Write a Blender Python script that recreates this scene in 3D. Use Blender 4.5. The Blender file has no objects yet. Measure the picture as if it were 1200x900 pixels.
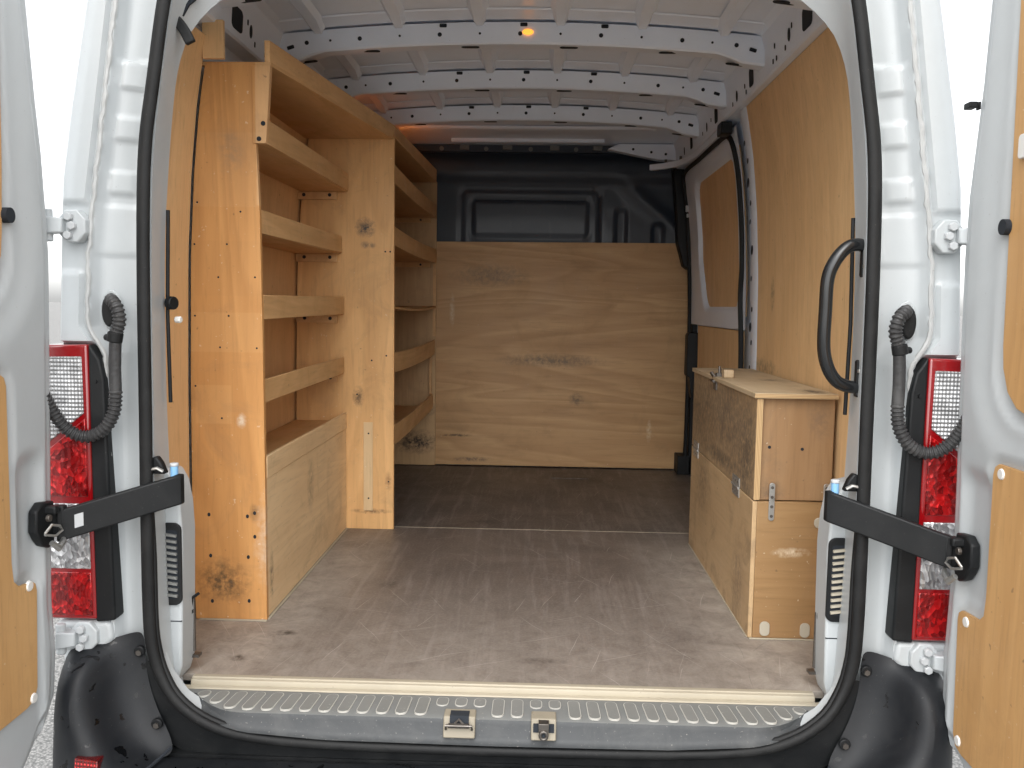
import bpy, bmesh, math, random
from mathutils import Vector, Matrix
random.seed(7)
R = math.radians
scene = bpy.context.scene
COL = scene.collection

# ------------------------------------------------------------------ camera
cam_d = bpy.data.cameras.new('camera'); cam = bpy.data.objects.new('camera', cam_d); COL.objects.link(cam)
CX, CY, CZ, YAW, PITCH, ROLL, FPX = 0.0835, -2.0774, 0.9306, 0.031, 0.0893, 0.0148, 1024.5
fw = Vector((-math.sin(YAW)*math.cos(PITCH), math.cos(YAW)*math.cos(PITCH), -math.sin(PITCH)))
rt = Vector((math.cos(YAW), math.sin(YAW), 0)); up = rt.cross(fw)
r2 = rt*math.cos(ROLL)+up*math.sin(ROLL); u2 = -rt*math.sin(ROLL)+up*math.cos(ROLL)
m = Matrix((r2, u2, -fw)).transposed().to_4x4(); m.translation = (CX, CY, CZ)
cam.matrix_world = m
cam_d.sensor_fit = 'HORIZONTAL'; cam_d.sensor_width = 36; cam_d.lens = 36*FPX/1200
cam_d.clip_start = 0.02; cam_d.clip_end = 2000
scene.camera = cam

# ------------------------------------------------------------------ sky, sun, exposure
SUN_EL, SUN_AZ = 46, 6      # soft sun behind the camera
w = bpy.data.worlds.new('World'); scene.world = w; w.use_nodes = True
wn, wl = w.node_tree.nodes, w.node_tree.links
bg = wn['Background']; sky = wn.new('ShaderNodeTexSky'); sky.sky_type = 'NISHITA'; sky.sun_disc = False
sky.sun_elevation = R(SUN_EL); sky.sun_rotation = R(180+SUN_AZ); sky.air_density = 1.0; sky.dust_density = 2.0; sky.ozone_density = 1.0
hs = wn.new('ShaderNodeHueSaturation'); hs.inputs['Saturation'].default_value = 0.12
wl.new(sky.outputs[0], hs.inputs['Color']); wl.new(hs.outputs[0], bg.inputs[0]); bg.inputs[1].default_value = 0.15
sd = bpy.data.lights.new('sun', 'SUN'); sun = bpy.data.objects.new('sun', sd); COL.objects.link(sun)
sd.energy = 0.5; sd.angle = R(75); sd.color = (1, 0.96, 0.91)
d = Vector((math.sin(R(SUN_AZ))*math.cos(R(SUN_EL)), math.cos(R(SUN_AZ))*math.cos(R(SUN_EL)), -math.sin(R(SUN_EL))))
sun.rotation_euler = d.to_track_quat('-Z', 'Y').to_euler()
vs = scene.view_settings; vs.view_transform = 'Standard'; vs.look = 'None'; vs.gamma = 1; vs.exposure = 1.5
scene.cycles.max_bounces = 9; scene.cycles.diffuse_bounces = 7

# ------------------------------------------------------------------ materials
MATS = {}
class NT:
    def __init__(s, name):
        s.m = bpy.data.materials.new(name); s.m.use_nodes = True
        s.n, s.l = s.m.node_tree.nodes, s.m.node_tree.links
        s.b = s.n['Principled BSDF']; s.co = s.n.new('ShaderNodeTexCoord').outputs['Object']; MATS[name] = s.m
    def node(s, t, **k):
        x = s.n.new(t)
        for a, v in k.items(): setattr(x, a, v)
        return x
    def put(s, sock, v):
        if hasattr(v, 'is_linked') or isinstance(v, bpy.types.NodeSocket): s.l.new(v, sock)
        else: sock.default_value = v
    def mapping(s, scale, rot=(0,0,0), loc=(0,0,0), src=None):
        x = s.node('ShaderNodeMapping'); s.l.new(src or s.co, x.inputs[0])
        x.inputs['Scale'].default_value = scale; x.inputs['Rotation'].default_value = rot; x.inputs['Location'].default_value = loc
        return x.outputs[0]
    def noise(s, vec, scale=1, detail=4, rough=.55, dist=0):
        x = s.node('ShaderNodeTexNoise'); s.put(x.inputs['Vector'], vec)
        x.inputs['Scale'].default_value = scale; x.inputs['Detail'].default_value = detail
        x.inputs['Roughness'].default_value = rough; x.inputs['Distortion'].default_value = dist
        return x.outputs[0]
    def noise_col(s, sc, scale, amt):
        x = s.node('ShaderNodeTexNoise'); s.l.new(s.co, x.inputs['Vector']); x.inputs['Scale'].default_value = scale
        m_ = s.node('ShaderNodeVectorMath', operation='SCALE'); s.l.new(x.outputs['Color'], m_.inputs[0]); m_.inputs['Scale'].default_value = amt*.2
        a_ = s.node('ShaderNodeVectorMath', operation='ADD'); s.l.new(s.co, a_.inputs[0]); s.l.new(m_.outputs[0], a_.inputs[1]); return a_
    def node_out(s, x): return x.outputs[0]
    def ramp(s, f, *stops):
        x = s.node('ShaderNodeMapRange'); x.clamp = True
        s.put(x.inputs['Value'], f); a, b, c, d_ = stops
        for i, v in zip(('From Min', 'From Max', 'To Min', 'To Max'), (a, b, c, d_)): x.inputs[i].default_value = v
        return x.outputs[0]
    def math(s, op, a, b=0):
        x = s.node('ShaderNodeMath', operation=op); s.put(x.inputs[0], a); s.put(x.inputs[1], b); return x.outputs[0]
    def mix(s, f, a, b, mode='MIX'):
        x = s.node('ShaderNodeMix', data_type='RGBA', blend_type=mode)
        s.put(x.inputs[0], f)
        s.put(x.inputs[6], a if not isinstance(a, tuple) else (*a[:3], 1)); s.put(x.inputs[7], b if not isinstance(b, tuple) else (*b[:3], 1))
        return x.outputs[2]
    def blot(s, c, r, warp=None):
        """soft spot of given centre and (x,y,z) radii, edge broken by noise"""
        mp = s.mapping((1/r[0], 1/r[1], 1/r[2]), (0,0,0), (-c[0]/r[0], -c[1]/r[1], -c[2]/r[2]))
        ln = s.node('ShaderNodeVectorMath', operation='LENGTH'); s.l.new(mp, ln.inputs[0])
        f = s.ramp(ln.outputs['Value'], 0, 1, 1, 0)
        n = s.noise(s.mapping((1,1,1)), 45, 5, .7)
        return s.ramp(s.math('MULTIPLY', f, s.ramp(n, .3, .75, 0, 1.6)), .1, .8, 0, 1)
    def bump(s, h, strength=.2, dist=.002):
        x = s.node('ShaderNodeBump'); s.put(x.inputs['Height'], h)
        x.inputs['Strength'].default_value = strength; x.inputs['Distance'].default_value = dist
        s.l.new(x.outputs[0], s.b.inputs['Normal'])
    def fin(s, col, rough=.5, metal=0, coat=0, spec=.5):
        s.put(s.b.inputs['Base Color'], col if not isinstance(col, tuple) else (*col[:3], 1))
        s.put(s.b.inputs['Roughness'], rough); s.b.inputs['Metallic'].default_value = metal
        s.b.inputs['Coat Weight'].default_value = coat; s.b.inputs['Coat Roughness'].default_value = .08
        s.b.inputs['Specular IOR Level'].default_value = spec
        return s.m

def ply(name, grain='z', col=(.60, .36, .165), seed=0., dirt=.25, blots=(), contrast=.5, cath=.35, pale=0., bands=()):
    t = NT(name)
    ax = {'x': (1, 11, 11), 'y': (11, 1, 11), 'z': (11, 11, 1)}[grain]
    loc = (seed*3.1, seed*1.7, seed*2.3)
    base = t.mapping(ax, (0,0,0), loc)
    a = t.noise(base, .9, 6, .6, .8)
    fine = t.noise(t.mapping(tuple(v*9 if v > 1 else 7 for v in ax), (0,0,0), loc), 1, 3, .6)
    cvec = t.mapping(tuple(1.1 if v > 1 else .13 for v in ax), (0,0,0), loc)
    cn = t.noise(cvec, 2.2, 2, .45, .6)
    rings = t.math('FRACT', t.math('MULTIPLY', cn, 17))
    rings = t.math('MULTIPLY', t.ramp(rings, 0, .8, 0, 1), t.ramp(rings, .8, 1, 1, 0))
    big = t.noise(t.mapping((1.6, 1.6, 1.6), (0,0,0), loc), 1.3, 3, .5)
    dk = tuple(c*f for c, f in zip(col, (.66, .58, .50)))
    lt = tuple(min(1, c*f) for c, f in zip(col, (1.12, 1.16, 1.22)))
    c = t.mix(t.ramp(a, .3, .7, 0, contrast), lt, dk)
    c = t.mix(t.math('MULTIPLY', rings, cath), c, dk, 'MIX')
    c = t.mix(t.ramp(fine, .52, .75, 0, .35), c, tuple(x*.5 for x in col))
    c = t.mix(t.ramp(big, .35, .7, 0, .35), c, tuple(x*y for x, y in zip(col, (.82, .74, .66))))
    if pale: c = t.mix(pale, c, (.62, .47, .29))
    if bands:
        spz = t.node('ShaderNodeSeparateXYZ'); t.l.new(t.co, spz.inputs[0])
        for x0_, x1_, z0_, z1_, k_, cb in bands:
            mk = t.math('MULTIPLY', t.math('MULTIPLY', t.ramp(spz.outputs['Z'], z0_, z0_+.003, 0, 1), t.ramp(spz.outputs['Z'], z1_, z1_+.003, 1, 0)), t.math('MULTIPLY', t.ramp(spz.outputs['X'], x0_, x0_+.003, 0, 1), t.ramp(spz.outputs['X'], x1_, x1_+.003, 1, 0)))
            c = t.mix(t.math('MULTIPLY', mk, k_), c, cb)
    # grey handling dirt: smudges and little dark specks
    sm = t.noise(t.mapping((4, 4, 4), (0,0,0), loc), 1.2, 7, .68, 1.0)
    c = t.mix(t.ramp(sm, .52, .78, 0, dirt), c, (.16, .115, .075))
    sp = t.noise(t.mapping((60, 60, 60), (0,0,0), loc), 1, 2, .5)
    c = t.mix(t.ramp(sp, .72, .78, 0, .45), c, (.09, .06, .04))
    ls = t.noise(t.mapping((90, 90, 90), (0,0,0), loc), 1, 1, .5)
    c = t.mix(t.ramp(ls, .74, .8, 0, .4), c, (.75, .66, .52))
    for ctr, rad, colr, k in blots:
        c = t.mix(t.math('MULTIPLY', t.blot(ctr, rad), k), c, colr)
    t.bump(t.math('ADD', fine, t.math('MULTIPLY', a, .6)), .18, .0015)
    return t.fin(c, t.ramp(sm, .3, .7, .42, .62), spec=.4)

def paint(name, col, rough=.3, coat=.3, dirt=.12, var=.04):
    t = NT(name)
    n = t.noise(t.mapping((1,1,1)), 3.5, 6, .65, .4)
    d_ = tuple(c*(1-var*2) for c in col)
    c = t.mix(t.ramp(n, .35, .7, 0, 1), col, d_)
    s_ = t.noise(t.mapping((1,1,.35)), 26, 6, .7, .6)
    c = t.mix(t.ramp(s_, .6, .8, 0, dirt), c, (.30, .27, .23))
    sp = t.noise(t.mapping((1,1,1)), 150, 1, .5)
    c = t.mix(t.ramp(sp, .76, .8, 0, dirt*2.5), c, (.18, .16, .14))
    op = t.noise(t.mapping((1,1,1)), 260, 2, .5)
    t.bump(op, .04, .0006)
    return t.fin(c, t.ramp(n, .3, .7, rough, rough+.1), coat=coat)

def plastic(name, col, rough=.5, grey=.15, grain=500, wet=False, spec=.5):
    t = NT(name)
    n = t.noise(t.mapping((1,1,1)), 7, 7, .7, .8)
    c = t.mix(t.ramp(n, .45, .8, 0, grey), col, (.22, .22, .21))
    sp = t.noise(t.mapping((1,1,1)), 190, 2, .5)
    c = t.mix(t.ramp(sp, .68, .78, 0, grey*1.6), c, (.35, .33, .30))
    ro = t.ramp(n, .3, .7, rough-.08, rough+.1)
    if wet:
        wn_ = t.noise(t.mapping((1,1,1), (0,0,0), (3.1, .4, 0)), 26, 3, .5, .3)
        wk = t.ramp(wn_, .635, .65, 0, 1)
        c = t.mix(wk, c, tuple(x*.25 for x in col)); ro = t.math('SUBTRACT', ro, t.math('MULTIPLY', wk, .28))
    t.bump(t.noise(t.mapping((1,1,1)), grain, 2, .6), .25, .0006)
    return t.fin(c, ro, spec=spec)

def metal(name, col, rough=.35, wear=.2):
    t = NT(name)
    n = t.noise(t.mapping((1,1,1)), 60, 5, .7)
    c = t.mix(t.ramp(n, .45, .75, 0, wear*2), col, tuple(x*.35 for x in col))
    return t.fin(c, t.ramp(n, .3, .7, rough-.08, rough+.2), metal=.9)

def lens(name, col, kind):
    t = NT(name)
    if kind == 'prism':
        v = t.node('ShaderNodeTexVoronoi'); s_ = t.mapping((95, 95, 70), (.3,.2,.5), (0,0,0), t.node_out(t.noise_col((1,1,1), 9, .25))); t.l.new(s_, v.inputs['Vector']); v.inputs['Scale'].default_value = 1
        h = v.outputs['Distance']; k = v.outputs['Color']
        sep = t.node('ShaderNodeSeparateColor'); t.l.new(k, sep.inputs[0]); kk = sep.outputs[0]
    else:
        wv = t.node('ShaderNodeTexWave', wave_type='BANDS', bands_direction='Z'); t.l.new(t.mapping((1,1,1)), wv.inputs['Vector'])
        wv.inputs['Scale'].default_value = 34; wv.inputs['Distortion'].default_value = .4
        w2 = t.node('ShaderNodeTexWave', wave_type='BANDS', bands_direction='X'); t.l.new(t.mapping((1,1,1)), w2.inputs['Vector'])
        w2.inputs['Scale'].default_value = 40
        h = t.math('ADD', wv.outputs['Fac'], w2.outputs['Fac']); kk = t.noise(t.mapping((40,40,60)), 1, 4, .7)
    c = t.mix(t.ramp(kk, .2, .9, 0, 1), tuple(x*.4 for x in col), col)
    bg_ = t.noise(t.mapping((1,1,1)), 22, 3, .6)
    c = t.mix(t.ramp(bg_, .42, .66, 0, .6), c, tuple(x*.2 for x in col))
    t.bump(h, .6, .005)
    t.b.inputs['Coat Weight'].default_value = 1
    t.fin(c, t.ramp(kk, .2, .8, .1, .3), metal=.55, coat=1)
    return t.m

PLY_END = ply('ply_orange_vertical', 'z', (.60, .305, .105), 1.3, .32, [
    ((-.83,.39,.115), (.11,.2,.09), (.07,.05,.03), .85), ((-.70,.39,.25), (.05,.2,.2), (.72,.66,.55), .35),
    ((-.735,.39,.32), (.02,.2,.04), (.10,.06,.03), .6), ((-.77,.39,.59),(.02,.2,.03),(.75,.66,.52),.8), ((-.79,.39,1.35),(.05,.2,.1),(.3,.2,.12),.5)], .55, .35, 0., [(-1,0,.785,.898,.12,(.75,.48,.22)), (-1,0,.945,1.10,.10,(.42,.22,.085)), (-1,0,1.195,1.40,.08,(.72,.48,.26)), (-.905,-.80,.578,.69,.2,(.72,.43,.18)), (-.72,-.60,1.2,1.6,.3,(.76,.55,.32))])
PLY_LINE = ply('ply_liner', 'z', (.76, .50, .25), 2.1, .10, [((.90,1.1,.98),(.2,.035,.09),(.1,.07,.05),.6), ((.90,1.2,.72),(.2,.25,.04),(.12,.09,.06),.6)], .35, .15)
PLY_P2 = ply('ply_upright_panel', 'z', (.72, .43, .18), 4.2, .30, [
    ((-.626,1.46,1.235), (.055,.2,.05), (.06,.06,.055), 1.0), ((-.615,1.46,1.165), (.045,.2,.02), (.10,.085,.07), .8),
    ((-.655,1.46,.55), (.03,.2,.06), (.12,.075,.04), .9), ((-.60,1.46,.075), (.11,.2,.015), (.16,.09,.05), .8),
    ((-.53,1.46,.20), (.02,.2,.06), (.28,.14,.06), .7)], .5, .3)
PLY_SHELF = ply('ply_shelf', 'y', (.62, .37, .16), 5.5, .25, (), .4, .2)
PLY_LIP = ply('ply_shelf_lip', 'y', (.66, .41, .19), 6.4, .22, (), .5, .3)
PLY_KICK = ply('ply_kick_board', 'y', (.80, .58, .33), 7.7, .35, [((-.70,.45,.12),(.1,.03,.1),(.1,.07,.05),.7), ((-.70,.9,.3),(.1,.06,.14),(.2,.15,.1),.5)], .35, .2)
PLY_BACK = ply('ply_bulkhead_board', 'x', (.53, .325, .15), 8.3, .30, [
    ((-.39,2.93,.178), (.12,.2,.012), (.05,.035,.025), 1.0), ((-.30,2.93,.04), (.16,.2,.02), (.10,.07,.05), .8),
    ((.15,2.93,.62), (.4,.2,.05), (.16,.12,.08), .8), ((-.2,2.93,1.1), (.3,.2,.09), (.17,.13,.09), .6),
    ((.30,2.93,.40), (.06,.2,.05), (.10,.08,.06), .7), ((.72,2.93,.22), (.02,.2,.09), (.68,.55,.38), .7), ((-.42,2.93,.9),(.02,.2,.12),(.62,.50,.36),.7)], .65, .5)
PLY_FAR = ply('ply_far_panel', 'z', (.52, .34, .17), 9.2, .3, [((-.62,2.9,.14), (.18,.3,.09), (.05,.035,.025), 1.0), ((-.55,2.9,.33), (.06,.3,.05), (.12,.09,.06), .7)], .4, .2)
PLY_CH1 = ply('ply_chest_pale', 'y', (.50, .34, .18), 10.4, .7, [((.69,1.1,.3),(.1,.2,.2),(.16,.12,.08),.6), ((.69,.5,.12),(.1,.12,.2),(.2,.14,.09),.6)], .4, .2, .15)
PLY_CH2 = ply('ply_chest_dirty_flap', 'y', (.42, .29, .16), 11.9, 1.0, [((.69,.9,.60),(.1,.9,.22),(.11,.085,.065),.6), ((.69,.6,.55),(.1,.6,.3),(.13,.10,.075),.5), ((.69,1.2,.5),(.1,.4,.3),(.11,.085,.06),.55), ((.69,.45,.5),(.1,.14,.2),(.10,.08,.06),.8), ((.69,.8,.44),(.1,.4,.04),(.10,.08,.06),.8)], .4, .2)
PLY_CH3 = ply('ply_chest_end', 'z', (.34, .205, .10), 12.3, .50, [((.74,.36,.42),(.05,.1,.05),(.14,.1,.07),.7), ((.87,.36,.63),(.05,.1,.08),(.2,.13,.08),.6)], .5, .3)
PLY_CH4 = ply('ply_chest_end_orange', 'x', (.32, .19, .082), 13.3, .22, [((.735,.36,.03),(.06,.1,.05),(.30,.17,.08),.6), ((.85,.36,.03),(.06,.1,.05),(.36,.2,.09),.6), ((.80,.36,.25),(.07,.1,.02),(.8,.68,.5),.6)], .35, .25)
PLY_LID = ply('ply_chest_lid', 'y', (.46, .36, .23), 14.1, .6, [((.86,.42,.7),(.05,.08,.1),(.05,.045,.04),1.), ((.84,.8,.7),(.06,.07,.1),(.06,.055,.05),.9), ((.8,1.25,.7),(.12,.03,.1),(.07,.06,.05),.9)], .3, .15, .2)
PLY_DOOR = ply('ply_door_panel', 'z', (.62, .365, .15), 15.7, .18, (), .5, .3)
PLY_PALE = ply('ply_pale_strip', 'z', (.68, .49, .27), 16.7, .12, (), .3, .15)
# laminated board edge
t = NT('ply_edge'); wv = t.node('ShaderNodeTexWave', wave_type='BANDS', bands_direction='X'); t.l.new(t.mapping((1,1,.15)), wv.inputs['Vector']); wv.inputs['Scale'].default_value = 75; wv.inputs['Distortion'].default_value = 1.2
PLY_EDGE = t.fin(t.mix(t.ramp(wv.outputs['Fac'], .3, .7, 0, 1), (.56,.39,.2), (.36,.22,.10)), .7)
t = NT('ply_edge_flat'); wv = t.node('ShaderNodeTexWave', wave_type='BANDS', bands_direction='Z'); t.l.new(t.mapping((.15,.15,1)), wv.inputs['Vector']); wv.inputs['Scale'].default_value = 75; wv.inputs['Distortion'].default_value = 1.2
PLY_EDGEZ = t.fin(t.mix(t.ramp(wv.outputs['Fac'], .3, .7, 0, 1), (.56,.39,.2), (.34,.21,.10)), .7)

WHITE = paint('white_paint', (.50, .53, .54), .34, .15, .10)
WHITE_IN = paint('white_primer', (.79, .86, .96), .34, .2, .10, .03)
CREAM = paint('cream_strip', (.40, .355, .27), .5, 0, .35, .06)
SEALANT = paint('seam_sealant', (.47, .48, .475), .5, 0, .2, .06)
BLACK = plastic('black_plastic', (.008, .009, .010), .5, .05, 500, False, .3)
BUMPER = plastic('bumper_plastic', (.010, .0115, .014), .5, .06, 420, True, .32)
RUBBER = plastic('rubber_seal', (.009, .0095, .010), .6, .06, 300, False, .3)
TREAD = plastic('worn_grey_plastic', (.15, .155, .15), .6, .45, 350)
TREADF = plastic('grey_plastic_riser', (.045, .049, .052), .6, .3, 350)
TREADP = plastic('worn_tread_pad', (.175, .178, .168), .65, .5, 350)
TREADO = plastic('tread_pad_rim', (.46, .45, .41), .6, .2, 350)
HOSE = plastic('hose_rubber', (.035, .035, .036), .5, .25, 200)
BULK = paint('bulkhead_paint', (.026, .036, .052), .42, .1, .10, .05)
HOLE = NT('dark_cavity').fin((.014, .018, .024), .9)
STEEL = metal('zinc_steel', (.55, .55, .53), .38)
DSTEEL = metal('dark_steel', (.18, .165, .15), .4)
RED = lens('red_lens', (.66, .006, .008), 'prism')
REDS = NT('red_lens_rim').fin((.25, .003, .005), .12, coat=1)
CLEAR = lens('clear_lens', (.86, .86, .86), 'rib')
CLEAR2 = lens('clear_lens_facet', (.86, .86, .87), 'prism')
REFL = lens('red_reflector', (.6, .01, .01), 'rib')
CAP = NT('white_cap').fin((.78, .77, .73), .45)
PAD = NT('cream_pad').fin((.42, .38, .30), .6)
BLUE = NT('blue_cap').fin((.22, .45, .72), .4)
CAPG = NT('grey_cap').fin((.5, .52, .53), .4)

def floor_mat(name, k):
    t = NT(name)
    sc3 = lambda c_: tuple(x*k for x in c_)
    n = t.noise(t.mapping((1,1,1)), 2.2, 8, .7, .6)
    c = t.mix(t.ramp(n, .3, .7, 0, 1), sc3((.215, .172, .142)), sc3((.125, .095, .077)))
    st = t.noise(t.mapping((30, 2.2, 1)), 1, 6, .7, .3)
    c = t.mix(t.ramp(st, .5, .75, 0, .5), c, (.30, .26, .235))
    st2 = t.noise(t.mapping((2.5, 34, 1), (0,0,.35)), 1, 6, .7, .3)
    c = t.mix(t.ramp(st2, .52, .75, 0, .45), c, (.11, .085, .075))
    fine = t.noise(t.mapping((1,1,1)), 120, 4, .7)
    c = t.mix(t.ramp(fine, .45, .7, 0, .3), c, (.32, .285, .26))
    # pale dust swept into the edges and the rear end
    sep = t.node('ShaderNodeSeparateXYZ'); t.l.new(t.co, sep.inputs[0])
    dn = t.noise(t.mapping((1,1,1)), 11, 9, .75, .5)
    e1 = t.math('MULTIPLY', t.ramp(sep.outputs['X'], -.40, -.69, 0, 1.4), t.ramp(dn, .3, .65, .2, 1))
    e2 = t.math('MULTIPLY', t.ramp(sep.outputs['X'], .38, .68, 0, 1.4), t.ramp(dn, .3, .65, .2, 1))
    e3 = t.math('MULTIPLY', t.ramp(sep.outputs['Y'], .9, .02, 0, 1), t.ramp(dn, .25, .72, .1, 1))
    dust = t.math('MULTIPLY', t.math('MAXIMUM', t.math('MAXIMUM', e1, e2), e3), t.ramp(sep.outputs['Y'], 1.5, 1.0, .2, .72))
    c = t.mix(dust, c, (.37, .33, .285))
    # scratches: thin broken lines in several directions
    for i, (ang, dens, colr, k) in enumerate(((.25, 13, (.55,.5,.45), .75), (-.5, 11, (.5,.46,.42), .7), (1.1, 10, (.5,.46,.42), .65), (.05, 16, (.06,.045,.04), .6), (-1.25, 12, (.5,.46,.42), .6), (.7, 9, (.07,.055,.05), .5))):
        rot = t.mapping((1,1,1), (0,0,ang), (i*2.7, i*1.3, 0))
        wob = t.noise(rot, 3, 2, .5)
        w_ = t.node('ShaderNodeVectorMath', operation='ADD'); t.l.new(rot, w_.inputs[0])
        cb = t.node('ShaderNodeCombineXYZ'); t.l.new(t.math('MULTIPLY', wob, .05), cb.inputs[0]); t.l.new(cb.outputs[0], w_.inputs[1])
        v = t.node('ShaderNodeTexVoronoi', feature='F1'); v.inputs['Scale'].default_value = 1
        t.l.new(t.mapping((dens, dens*.28, 1), src=w_.outputs[0]), v.inputs['Vector'])
        sx = t.node('ShaderNodeSeparateXYZ'); 
        df = t.node('ShaderNodeVectorMath', operation='SUBTRACT'); t.l.new(t.mapping((dens, dens*.28, 1), src=w_.outputs[0]), df.inputs[0]); t.l.new(v.outputs['Position'], df.inputs[1])
        t.l.new(df.outputs[0], sx.inputs[0])
        line = t.ramp(t.math('ABSOLUTE', sx.outputs[0]), .002, .011, 1, 0)
        ln2 = t.ramp(t.math('ABSOLUTE', sx.outputs[1]), .1, .32, 1, 0)
        sc = t.node('ShaderNodeSeparateColor'); t.l.new(v.outputs['Color'], sc.inputs[0])
        pick = t.ramp(sc.outputs[0], .6, .95, 0, 1)
        c = t.mix(t.math('MULTIPLY', t.math('MULTIPLY', t.math('MULTIPLY', line, ln2), pick), k), c, colr)
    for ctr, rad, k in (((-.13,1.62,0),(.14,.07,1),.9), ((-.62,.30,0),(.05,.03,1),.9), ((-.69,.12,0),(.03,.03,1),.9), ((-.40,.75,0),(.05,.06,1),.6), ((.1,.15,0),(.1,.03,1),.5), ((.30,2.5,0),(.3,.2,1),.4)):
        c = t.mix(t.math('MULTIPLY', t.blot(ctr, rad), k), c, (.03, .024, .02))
    t.bump(t.math('ADD', fine, st), .15, .001)
    return t.fin(c, t.ramp(n, .3, .7, .38, .55))
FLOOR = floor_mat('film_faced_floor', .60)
FLOOR2 = floor_mat('film_faced_floor_dark', .36)  # same floor film in a darker tone, for the front board and hatch
t = NT('asphalt'); v = t.node('ShaderNodeTexVoronoi'); t.l.new(t.co, v.inputs['Vector']); v.inputs['Scale'].default_value = 90
n = t.noise(t.mapping((1,1,1)), 3, 5, .6)
cc = t.mix(t.ramp(v.outputs['Distance'], .2, .75, 0, 1), (.40,.39,.375), (.15,.15,.145)); cc = t.mix(t.ramp(n, .4, .7, 0, .5), cc, (.20,.20,.195))
t.bump(v.outputs['Distance'], .8, -.006); ASPH = t.fin(cc, .8)

# ------------------------------------------------------------------ mesh helpers
class B:
    def __init__(s): s.v = []; s.f = []; s.sm = True
    def add(s, vs_, fs):
        o = len(s.v); s.v += [tuple(p) for p in vs_]; s.f += [tuple(i+o for i in f) for f in fs]; return s
    def hex(s, p):   # 4 bottom, 4 top
        return s.add(p, [(3,2,1,0),(4,5,6,7),(0,1,5,4),(1,2,6,5),(2,3,7,6),(3,0,4,7)])
    def box(s, x0, x1, y0, y1, z0, z1):
        x0, x1 = sorted((x0, x1)); y0, y1 = sorted((y0, y1)); z0, z1 = sorted((z0, z1))
        return s.hex([(x0,y0,z0),(x1,y0,z0),(x1,y1,z0),(x0,y1,z0),(x0,y0,z1),(x1,y0,z1),(x1,y1,z1),(x0,y1,z1)])
    def prism(s, pts, ax, a0, a1):
        mk = {'x': lambda p, a: (a, p[0], p[1]), 'y': lambda p, a: (p[0], a, p[1]), 'z': lambda p, a: (p[0], p[1], a)}[ax]
        n = len(pts)
        return s.add([mk(p, a0) for p in pts]+[mk(p, a1) for p in pts], [tuple(range(n-1, -1, -1)), tuple(range(n, 2*n))]+[(i, (i+1) % n, n+(i+1) % n, n+i) for i in range(n)])
    def loft(s, rings, closed_ring=True, caps=True, closed_path=False):
        n = len(rings[0]); o = len(s.v)
        for r in rings: s.v += [tuple(p) for p in r]
        k = len(rings); rng = range(k if closed_path else k-1)
        for i in rng:
            a, b = o+i*n, o+((i+1) % k)*n
            for j in range(n if closed_ring else n-1): s.f.append((a+j, a+(j+1) % n, b+(j+1) % n, b+j))
        if caps and closed_ring and not closed_path:
            s.f.append(tuple(o+j for j in range(n-1, -1, -1))); s.f.append(tuple(o+(k-1)*n+j for j in range(n)))
        return s
    def tube(s, path, r, n=10, closed=False, up=(0,0,1), flat=1.0):
        P = [Vector(p) for p in path]; k = len(P); rings = []; prev = None
        for i, p in enumerate(P):
            tg = ((P[(i+1) % k]-P[i-1]) if closed else (P[min(i+1, k-1)]-P[max(i-1, 0)])).normalized()
            if prev is None:
                a = Vector(up)
                if abs(a.dot(tg)) > .95: a = Vector((1,0,0))
                nx = (a-tg*a.dot(tg)).normalized()
            else: nx = (prev-tg*prev.dot(tg)).normalized()
            prev = nx; ny = tg.cross(nx); rr = r[i] if isinstance(r, (list, tuple)) else r
            rings.append([p+nx*rr*math.cos(2*math.pi*j/n)+ny*rr*flat*math.sin(2*math.pi*j/n) for j in range(n)])
        return s.loft(rings, True, True, closed)
    def cyl(s, p0, p1, r, n=14, r1=None):
        return s.tube([p0, p1], [r, r1 if r1 is not None else r], n)

def curve(pts, n, closed=False):
    """Catmull-Rom resample to n points, roughly even spacing"""
    P = [Vector(p) for p in pts]; out = []; k = len(P)
    segs = k if closed else k-1; dense = []
    for i in range(segs):
        if closed: p0, p1, p2, p3 = P[(i-1) % k], P[i], P[(i+1) % k], P[(i+2) % k]
        else: p0, p1, p2, p3 = P[max(i-1, 0)], P[i], P[i+1], P[min(i+2, k-1)]
        for j in range(24):
            q = j/24
            dense.append(.5*((2*p1)+(p2-p0)*q+(2*p0-5*p1+4*p2-p3)*q*q+(3*p1-p0-3*p2+p3)*q**3))
    dense.append(P[0] if closed else P[-1])
    L = [0]
    for a, b in zip(dense, dense[1:]): L.append(L[-1]+(b-a).length)
    tot = L[-1]; j = 0
    for i in range(n):
        d_ = tot*i/(n if closed else n-1)
        while j < len(L)-2 and L[j+1] < d_: j += 1
        q = (d_-L[j])/max(L[j+1]-L[j], 1e-9); out.append(dense[j].lerp(dense[j+1], q))
    return out
def interp(x, xs, ys):
    if xs[0] > xs[-1]: xs, ys = xs[::-1], ys[::-1]
    if x <= xs[0]: return ys[0]
    for a, b, c, d_ in zip(xs, xs[1:], ys, ys[1:]):
        if x <= b: return c+(d_-c)*(x-a)/(b-a)
    return ys[-1]
def sstep(a, b, x):
    t_ = max(0, min(1, (x-a)/(b-a))); return t_*t_*(3-2*t_)
def rrect(x0, x1, y0, y1, r, n=6):
    out = []
    for cx, cy, a0 in ((x1-r, y1-r, 0), (x0+r, y1-r, 90), (x0+r, y0+r, 180), (x1-r, y0+r, 270)):
        for i in range(n+1):
            a = R(a0+90*i/n); out.append((cx+r*math.cos(a), cy+r*math.sin(a)))
    return out
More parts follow.
